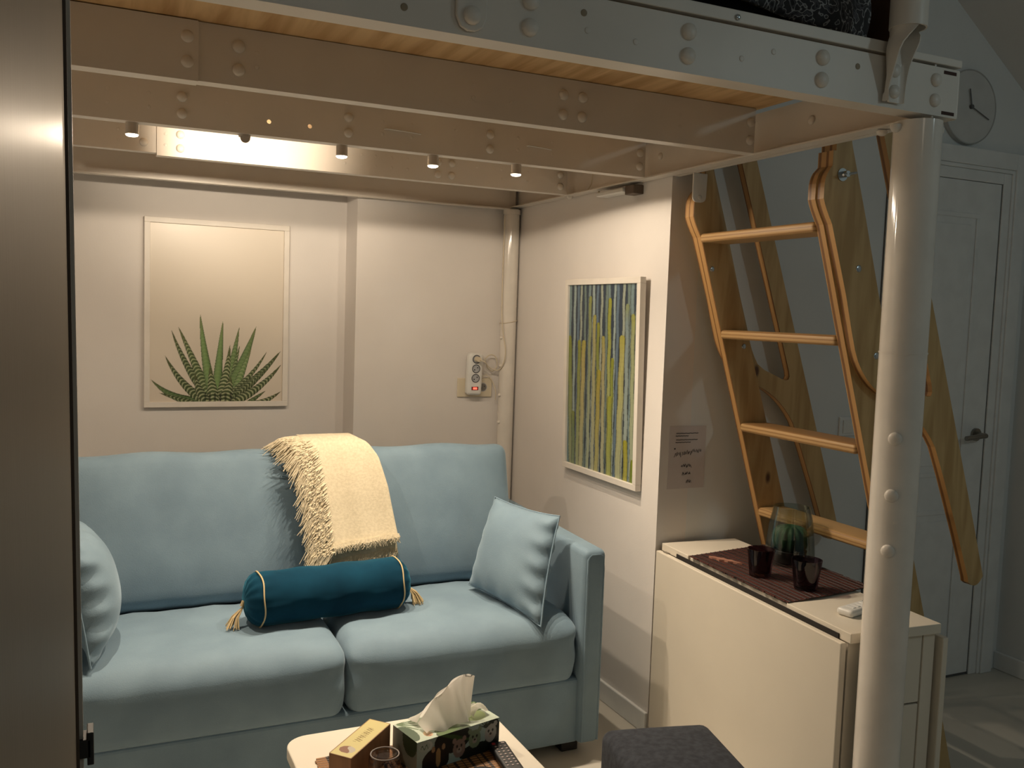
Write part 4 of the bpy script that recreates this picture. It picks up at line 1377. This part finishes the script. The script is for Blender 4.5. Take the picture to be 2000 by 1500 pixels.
def tumbler(x, y, z, rb, rt_, h, label, m, parts=True, ribs=0):
    t = thing('drinking_glass', label, 'glass', (x, y, z))
    bm = B()
    prof = [(rb * 0.96, 0), (rb, 0.003), (rt_, h), (rt_ - 0.003, h), (rb - 0.003, 0.012), (0.002, 0.010)]
    lathe(bm, prof, (x, y, z), 48, ribs, 0.03 if ribs else 0)
    obj('glass_body', bm, m, t, smooth=True, angle=50)
    return t
tumbler(0.068, -1.668, ZM, 0.031, 0.040, 0.082, 'left one of the two purple tumblers on the dark placemat', m_grape)
tumbler(0.106, -1.818, ZM, 0.032, 0.043, 0.086, 'right one of the two purple tumblers, nearer the white post', m_grape)
# dried leaf ornament
bm = B()
for side in (0, 1):
    pts = []
    A0, A1 = Vector((0.045, -1.452, 0)), Vector((0.093, -1.556, 0))
    d = A1 - A0; nn = Vector((-d.y, d.x, 0)).normalized()
    if side == 0:
        L_, R_ = [], []
        for k_ in range(9):
            s = k_ / 8
            w = 0.012 * math.sin(PI * min(1, 0.1 + s * 0.9)) * (1.25 if k_ % 2 else 0.65)
            p = A0 + d * s
            L_.append(p + nn * w); R_.append(p - nn * w)
        poly = [(p.x, p.y) for p in L_ + R_[::-1]]
prism(bm, poly, ZM, ZM + 0.006, lambda a, b, t_: (a, b, t_))
bmesh.ops.triangulate(bm, faces=[f for f in bm.faces if len(f.verts) > 4])
tag(obj('leaf_ornament', bm, m_bits), 'small pinkish brown jagged leaf ornament on the dark placemat', 'ornament')
# white air conditioner remote
t = thing('remote_control', 'white rounded remote control on the near end of the table', 'remote control', (0.105, -2.022, 0.652))
Rr = Matrix.Translation((0.105, -2.020, 0.6525)) @ Matrix.Rotation(0.22, 4, 'Z')
bm = B(); rbox(bm, -0.070, 0.070, -0.024, 0.024, 0.0, 0.020, 0.009, 6)
for v_ in bm.verts: v_.co = Rr @ v_.co
rc = obj('remote_body', bm, m_plastic, t, smooth=True)
for kx in range(4):
    bm = B(); rbox(bm, -0.045 + kx * 0.02, -0.033 + kx * 0.02, -0.012, 0.012, 0.0195, 0.0215, 0.001, 2)
    for v_ in bm.verts: v_.co = Rr @ v_.co
    obj('button', bm, m_trim, t)
bm = B(); rbox(bm, 0.035, 0.060, -0.015, 0.015, 0.0195, 0.021, 0.001, 2)
for v_ in bm.verts: v_.co = Rr @ v_.co
obj('display', bm, plain('grey_display', (0.22, 0.24, 0.23), 0.2), t)

# ------------------------------------------------------------------ stool
st = thing('footstool', 'charcoal felt cube stool in front of the drop-leaf table', 'stool', (-0.47, -2.09, FZ))
Rs = Matrix.Translation((-0.475, -2.075, 0)) @ Matrix.Rotation(math.radians(-13), 4, 'Z')
bm = B()
rbox(bm, -0.145, 0.145, -0.20, 0.20, 0.03, 0.372, 0.028, 8, lambda P, a: P + Vector((0, 0, 0.010 * max(0, a[2]) * (1 - a[0] ** 2) * (1 - a[1] ** 2))))
for v_ in bm.verts: v_.co = Rs @ v_.co
obj('upholstery', bm, m_stool, st, smooth=True, angle=80)
for sx_ in (-0.11, 0.11):
    for sy_ in (-0.16, 0.16):
        bm = B(); p = Rs @ Vector((sx_, sy_, 0)); cyl(bm, (p.x, p.y, FZ), (p.x, p.y, 0.035), 0.015, n=14); obj('foot', bm, m_black, st, smooth=True)

# ------------------------------------------------------------------ coffee table
ct = thing('coffee_table', 'small white coffee table with rounded corners in front of the sofa', 'coffee table', (-1.09, -2.05, FZ))
TZ = 0.420
def rrect(x0, x1, y0, y1, r, n=8):
    pts = []
    for cx1, cy1, a0 in ((x1 - r, y1 - r, 0), (x0 + r, y1 - r, PI / 2), (x0 + r, y0 + r, PI), (x1 - r, y0 + r, 1.5 * PI)):
        for i in range(n + 1):
            a = a0 + PI / 2 * i / n
            pts.append((cx1 + r * math.cos(a), cy1 + r * math.sin(a)))
    return pts
bm = B(); prism(bm, rrect(-1.342, -0.838, -2.36, -1.728, 0.055), TZ - 0.028, TZ, lambda a, b, t_: (a, b, t_))
obj('tabletop', bm, m_table, ct, bevel=0.003)
bm = B(); prism(bm, rrect(-1.325, -0.855, -2.34, -1.748, 0.05), TZ - 0.085, TZ - 0.028, lambda a, b, t_: (a, b, t_)); obj('apron', bm, m_table, ct)
for x in (-1.29, -0.89):
    for y in (-2.30, -1.79):
        bm = B(); cyl(bm, (x, y, FZ), (x, y, TZ - 0.085), 0.018, 0.024, n=18); obj('leg', bm, m_table, ct, smooth=True)

bm = B()
mo = Vector((-1.09, -2.06, TZ + 0.0003))
mx0, mx1, my0, my1 = -1.297, -0.893, -2.30, -1.855
ns = 44
for s in range(ns):
    a0 = my1 + (my0 - my1) * s / ns; a1 = my1 + (my0 - my1) * (s + 0.82) / ns
    j_ = random.uniform(-0.006, 0.004)
    box(bm, mx0 + j_ - mo.x, mx1 + j_ - mo.x, a1 - mo.y, a0 - mo.y, 0, 0.003)
cm = obj('placemat', bm, m_mattan)
cm.location = mo
tag(cm, 'tan bamboo placemat lying on the white coffee table', 'placemat')
bm = B()
for k_ in range(10):
    x = mx0 + 0.03 + (mx1 - mx0 - 0.06) * k_ / 9 - mo.x
    tube(bm, [(x, my1 - mo.y, 0.0034), (x, my0 - mo.y, 0.0034)], 0.0009, 5)
o = obj('stitching', bm, m_black); o.location = (0, 0, 0); o.parent = cm
ZC = TZ + 0.0038

# tissue box: carton with painted sides
def carton_side(u, v):
    n = len(u)
    col = np.tile(np.array([0.62, 0.70, 0.66]), (n, 1))
    def blob(cu, cv, ru, rv, c, asp=3.2):
        q = ((u - cu) / ru) ** 2 + ((v - cv) / rv) ** 2 < 1
        col[q] = c
    dk = (0.06, 0.09, 0.06)
    blob(0.42, 0.75, 0.22, 0.42, dk); blob(0.22, 0.25, 0.16, 0.42, (0.05, 0.06, 0.05)); blob(0.72, 0.15, 0.22, 0.25, dk)
    blob(0.10, 0.80, 0.08, 0.16, (0.74, 0.78, 0.74)); 
    blob(0.92, 0.55, 0.10, 0.5, dk)
    # frond
    for k_ in range(9):
        a = k_ / 8
        q = (np.abs((v - (0.95 - 0.28 * a)) - (u - (0.34 + 0.20 * a)) * -0.9) < 0.035) & (np.abs(u - (0.36 + 0.18 * a)) < 0.085)
        col[q] = (0.20, 0.32, 0.14)
    # a long muzzled animal face in dark with a pale blaze
    blob(0.25, 0.36, 0.085, 0.36, (0.10, 0.08, 0.07)); blob(0.25, 0.33, 0.030, 0.30, (0.62, 0.50, 0.32)); blob(0.19, 0.62, 0.02, 0.10, (0.62, 0.50, 0.36)); blob(0.31, 0.62, 0.02, 0.10, (0.62, 0.50, 0.36))
    # round pale animal faces
    for cu, cv, c in ((0.50, 0.40, (0.56, 0.47, 0.42)), (0.69, 0.55, (0.50, 0.56, 0.44)), (0.89, 0.58, (0.66, 0.64, 0.60))):
        blob(cu, cv, 0.075, 0.30, c)
        blob(cu - 0.06, cv + 0.28, 0.024, 0.09, c); blob(cu + 0.06, cv + 0.28, 0.024, 0.09, c)
        blob(cu - 0.026, cv + 0.08, 0.011, 0.05, (0.10, 0.09, 0.08)); blob(cu + 0.026, cv + 0.08, 0.011, 0.05, (0.10, 0.09, 0.08))
        blob(cu, cv - 0.06, 0.030, 0.09, (0.66, 0.60, 0.54)); blob(cu, cv - 0.03, 0.012, 0.035, (0.14, 0.10, 0.09))
    # oval badge
    blob(0.085, 0.80, 0.066, 0.17, (0.66, 0.72, 0.67))
    q = (np.abs(v - (0.78 + 0.06 * np.sin(u * 130))) < 0.025) & (np.abs(u - 0.085) < 0.045)
    col[q] = (0.30, 0.42, 0.32)
    # leaf tuft on the right
    for k_ in range(7):
        ang = -1.1 + k_ * 0.37
        du, dv = (u - 0.83) * 3.2, v - 0.80
        along = du * math.sin(ang) + dv * math.cos(ang)
        across = du * math.cos(ang) - dv * math.sin(ang)
        q = (along > 0) & (along < 0.36) & (np.abs(across) < 0.03 * (1 - along / 0.38))
        col[q] = (0.12, 0.17, 0.09)
    return col
def carton_end(u, v):
    col = np.tile(np.array([0.44, 0.46, 0.42]), (len(u), 1))
    q = ((u - 0.7) / 0.3) ** 2 + ((v - 0.9) / 0.5) ** 2 < 1
    col[q] = (0.16, 0.22, 0.13)
    return col
def carton_top(u, v):
    col = np.tile(np.array([0.72, 0.77, 0.70]), (len(u), 1))
    def blob(cu, cv, ru, rv, c):
        q = ((u - cu) / ru) ** 2 + ((v - cv) / rv) ** 2 < 1
        col[q] = c
    blob(0.02, 0.45, 0.09, 0.38, (0.24, 0.33, 0.22)); blob(0.44, 0.02, 0.20, 0.24, (0.20, 0.27, 0.13))
    blob(0.92, 0.85, 0.12, 0.30, (0.30, 0.40, 0.20)); blob(0.80, 0.40, 0.13, 0.26, (0.66, 0.74, 0.52))
    for k_ in range(8):
        q = (np.abs((v - 0.02 - 0.04 * k_) - (u - 0.40) * 0.5) < 0.018) & (u > 0.26) & (u < 0.56) & (v < 0.30)
        col[q] = (0.32, 0.42, 0.20)
    for k_ in range(6):
        ang = 0.5 + k_ * 0.35
        du, dv = (u - 0.03) * 1.9, v - 0.95
        along = du * math.sin(ang) + dv * -math.cos(ang) * 0.6
        across = du * math.cos(ang) + dv * math.sin(ang)
        q = (along > 0) & (along < 0.35) & (np.abs(across) < 0.02)
        col[q] = (0.36, 0.45, 0.30)
    blob(0.19, 0.22, 0.045, 0.12, (0.78, 0.64, 0.48)); blob(0.19, 0.30, 0.03, 0.06, (0.84, 0.74, 0.58)); blob(0.19, 0.15, 0.02, 0.03, (0.6, 0.38, 0.25))
    return col
tb = thing('tissue_box', 'tissue box printed with animals and leaves on the coffee table', 'tissue box', (-1.0, -1.93, ZC))
P0 = Vector((-1.113, -2.002, ZC)); U_ = Vector((0.214, 0.052, 0)); V_ = Vector((-0.022, 0.100, 0)); H_ = Vector((0, 0, 0.070))
bm = B()
A_ = [bm.verts.new(p) for p in (P0 + U_ * 0.001, P0 + U_ * 0.999, P0 + U_ + V_, P0 + V_)]
A_ = [bm.verts.new(P0 + U_ * a + V_ * b_ + H_ * c) for c in (0.0, 0.994) for a, b_ in ((0.002, 0.004), (0.998, 0.004), (0.998, 0.996), (0.002, 0.996))]
for f in ((3, 2, 1, 0), (4, 5, 6, 7), (0, 1, 5, 4), (1, 2, 6, 5), (2, 3, 7, 6), (3, 0, 4, 7)):
    bm.faces.new([A_[i] for i in f])
bmesh.ops.delete(bm, geom=[v_ for v_ in bm.verts if not v_.link_faces], context='VERTS')
obj('carton', bm, plain('carton_card', (0.42, 0.46, 0.42), 0.6), tb)
painted('front_print', P0, U_, H_, 150, 60, carton_side, m_print_b, tb)
painted('end_print', P0 + V_, -V_, H_, 40, 40, carton_end, m_print_b, tb)
painted('top_print', P0 + H_, U_, V_, 150, 90, carton_top, m_print_b, tb)
# tissue sheet pulled up in a fin
bm = B()
cen = P0 + U_ * 0.50 + V_ * 0.55 + H_
ud, vd = U_.normalized(), V_.normalized()
def tis(a, b_):
    # a: along the slot 0..1, b: 0 at the slot rear fold, 1 at the tip
    s = a
    ridge = float(np.interp(s, [0, 0.15, 0.35, 0.6, 0.80, 0.90, 1.0], [0.008, 0.034, 0.062, 0.082, 0.088, 0.089, 0.082]))
    L_ = -0.085 + 0.150 * s
    w = 0.045 * (1 - b_) ** 1.3 * (1 if s < 0.85 else 0.7) 
    z = ridge * b_ ** 0.9
    side = -w
    wob = 0.006 * math.sin(s * 14 + b_ * 3) * (1 - b_ * 0.4)
    lean = 0.014 * b_
    return cen + ud * (L_ + lean - 0.02 * (1 - b_) * (s - 0.5)) + vd * (side + wob + 0.006) + Vector((0, 0, z + 0.002 + 0.004 * (1 - b_) * math.sin(s * 9 + 1)))
grid(bm, 36, 18, tis)
def tis2(a, b_):
    p = tis(a, b_)
    w = 0.034 * (1 - b_) ** 1.5
    q = cen + ud * (p - cen).dot(ud) + vd * (w + 0.008 + 0.005 * math.sin(a * 11)) + Vector((0, 0, p.z - cen.z))
    return q
grid(bm, 36, 18, tis2)
bmesh.ops.remove_doubles(bm, verts=bm.verts, dist=0.0008)
o = obj('tissue', bm, m_tissue, tb, smooth=True, angle=180)
bm = B()
def tis3(a, b_):
    x = 0.055 + 0.045 * a
    return cen + ud * x + vd * (-0.03 + 0.06 * b_) + Vector((0, 0, 0.003 + 0.022 * math.sin(PI * a) ** 0.7 * (0.5 + 0.5 * math.sin(b_ * 5 + 0.6)) ** 1.2 + 0.003 * math.sin(b_ * 13 + a * 7)))
grid(bm, 16, 16, tis3)
obj('tissue_fold', bm, m_tissue, tb, smooth=True, angle=180)

# wooden box with a pale label on top
wb = thing('wooden_box', 'brown wooden block with a pale yellow printed top on the coffee table', 'wooden box', (-1.22, -1.95, ZC))
Q = [Vector((-1.299, -1.990, 0)), Vector((-1.263, -2.030, 0)), Vector((-1.142, -1.906, 0)), Vector((-1.176, -1.866, 0))]
bm = B()
lo_ = [bm.verts.new((p.x, p.y, ZC)) for p in Q]; hi_ = [bm.verts.new((p.x, p.y, 0.499)) for p in Q]
bm.faces.new(lo_[::-1]); bm.faces.new(hi_)
for i in range(4):
    bm.faces.new((lo_[i], lo_[(i + 1) % 4], hi_[(i + 1) % 4], hi_[i]))
obj('block', bm, m_woodbox, wb, bevel=0.0012)
def label_top(u, v):
    col = np.tile(np.array([0.80, 0.745, 0.50]), (len(u), 1))
    e = (u < 0.015) | (u > 0.985) | (v < 0.05) | (v > 0.95)
    col[e] = (0.55, 0.40, 0.22)
    q = (np.abs(v - 0.5 - 0.10 * np.sin(u * 150)) < 0.07) & (u > 0.38) & (u < 0.80) & (np.abs(np.sin(u * 32)) > 0.25)
    col[q] = (0.50, 0.42, 0.20)
    d = ((u - 0.17) / 0.085) ** 2 + ((v - 0.5) / 0.33) ** 2
    col[d < 1] = (0.50, 0.32, 0.22)
    q = (d < 1) & (v - 0.5 < -0.05 + 0.12 * np.sin((u - 0.17) * 30))
    col[q] = (0.72, 0.68, 0.62)
    return col
mid0, mid1 = (Q[0] + Q[1]) / 2, (Q[2] + Q[3]) / 2
o0 = Vector((Q[1].x, Q[1].y, 0.4994))
painted('printed_top', o0, Vector((Q[2].x - Q[1].x, Q[2].y - Q[1].y, 0)), Vector((Q[0].x - Q[1].x, Q[0].y - Q[1].y, 0)), 130, 40, label_top, m_print_b, wb)

t = thing('drinking_glass', 'smoky drinking glass turned upside down between the wooden block and tissue box', 'glass', (-1.190, -2.022, ZC))
bm = B(); lathe(bm, [(0.0325, 0.0), (0.0345, 0.0), (0.0325, 0.064), (0.0300, 0.0685), (0.0265, 0.0700), (0.0240, 0.0675), (0.0120, 0.0665), (0.002, 0.0665)], (-1.190, -2.022, ZC), 48)
bmesh.ops.delete(bm, geom=[f for f in bm.faces if len(f.verts) > 10 and f.calc_center_median().z < ZC + 0.001], context='FACES_ONLY')
obj('glass_body', bm, m_smoke, t, smooth=True, angle=50)
bm = B(); tube(bm, [Vector((-1.190 + 0.0290 * math.cos(a), -2.022 + 0.0290 * math.sin(a), ZC + 0.0695)) for a in [2 * PI * i / 48 for i in range(48)]], 0.0013, 6, True)
obj('glass_foot', bm, plain('glass_edge_grey', (0.35, 0.31, 0.29), 0.15), t, smooth=True)

# black tv remote
rm = thing('remote_control', 'black remote control with a red power key on the coffee table', 'remote control', (-0.905, -2.03, ZC))
Rr = Matrix.Translation((-0.913, -2.035, ZC)) @ Matrix.Rotation(math.radians(-6), 4, 'Z')
def rb(name, x0, x1, y0, y1, z0, z1, r, m, nseg=3):
    bm = B(); rbox(bm, x0, x1, y0, y1, z0, z1, r, nseg)
    for v_ in bm.verts: v_.co = Rr @ v_.co
    return obj(name, bm, m, rm, smooth=True)
rb('remote_body', -0.021, 0.021, -0.085, 0.085, 0.0, 0.016, 0.006, m_black, 6)
m_key = plain('pale_remote_key', (0.42, 0.34, 0.32), 0.5)
rb('power_key', -0.016, -0.008, 0.068, 0.076, 0.0155, 0.0175, 0.0009, plain('red_key', (0.45, 0.03, 0.03), 0.5), 2)['label'] = 'red power key'
rb('key', 0.006, 0.014, 0.070, 0.075, 0.0155, 0.0172, 0.0008, m_key, 2)
for r_ in range(8):
    for c_ in range(3):
        x = -0.0135 + c_ * 0.011; y = 0.056 - r_ * 0.0125
        rb('key', x, x + 0.0050, y, y + 0.0042, 0.0155, 0.0172, 0.0008, m_key, 2)
# dark coaster
bm = B(); lathe(bm, [(0.036, 0), (0.038, 0.002), (0.038, 0.006), (0.035, 0.008), (0.004, 0.008)], (-0.985, -2.066, ZC), 32)
tag(obj('coaster', bm, m_black, smooth=True), 'small dark round coaster on the tan placemat beside the black remote', 'coaster')
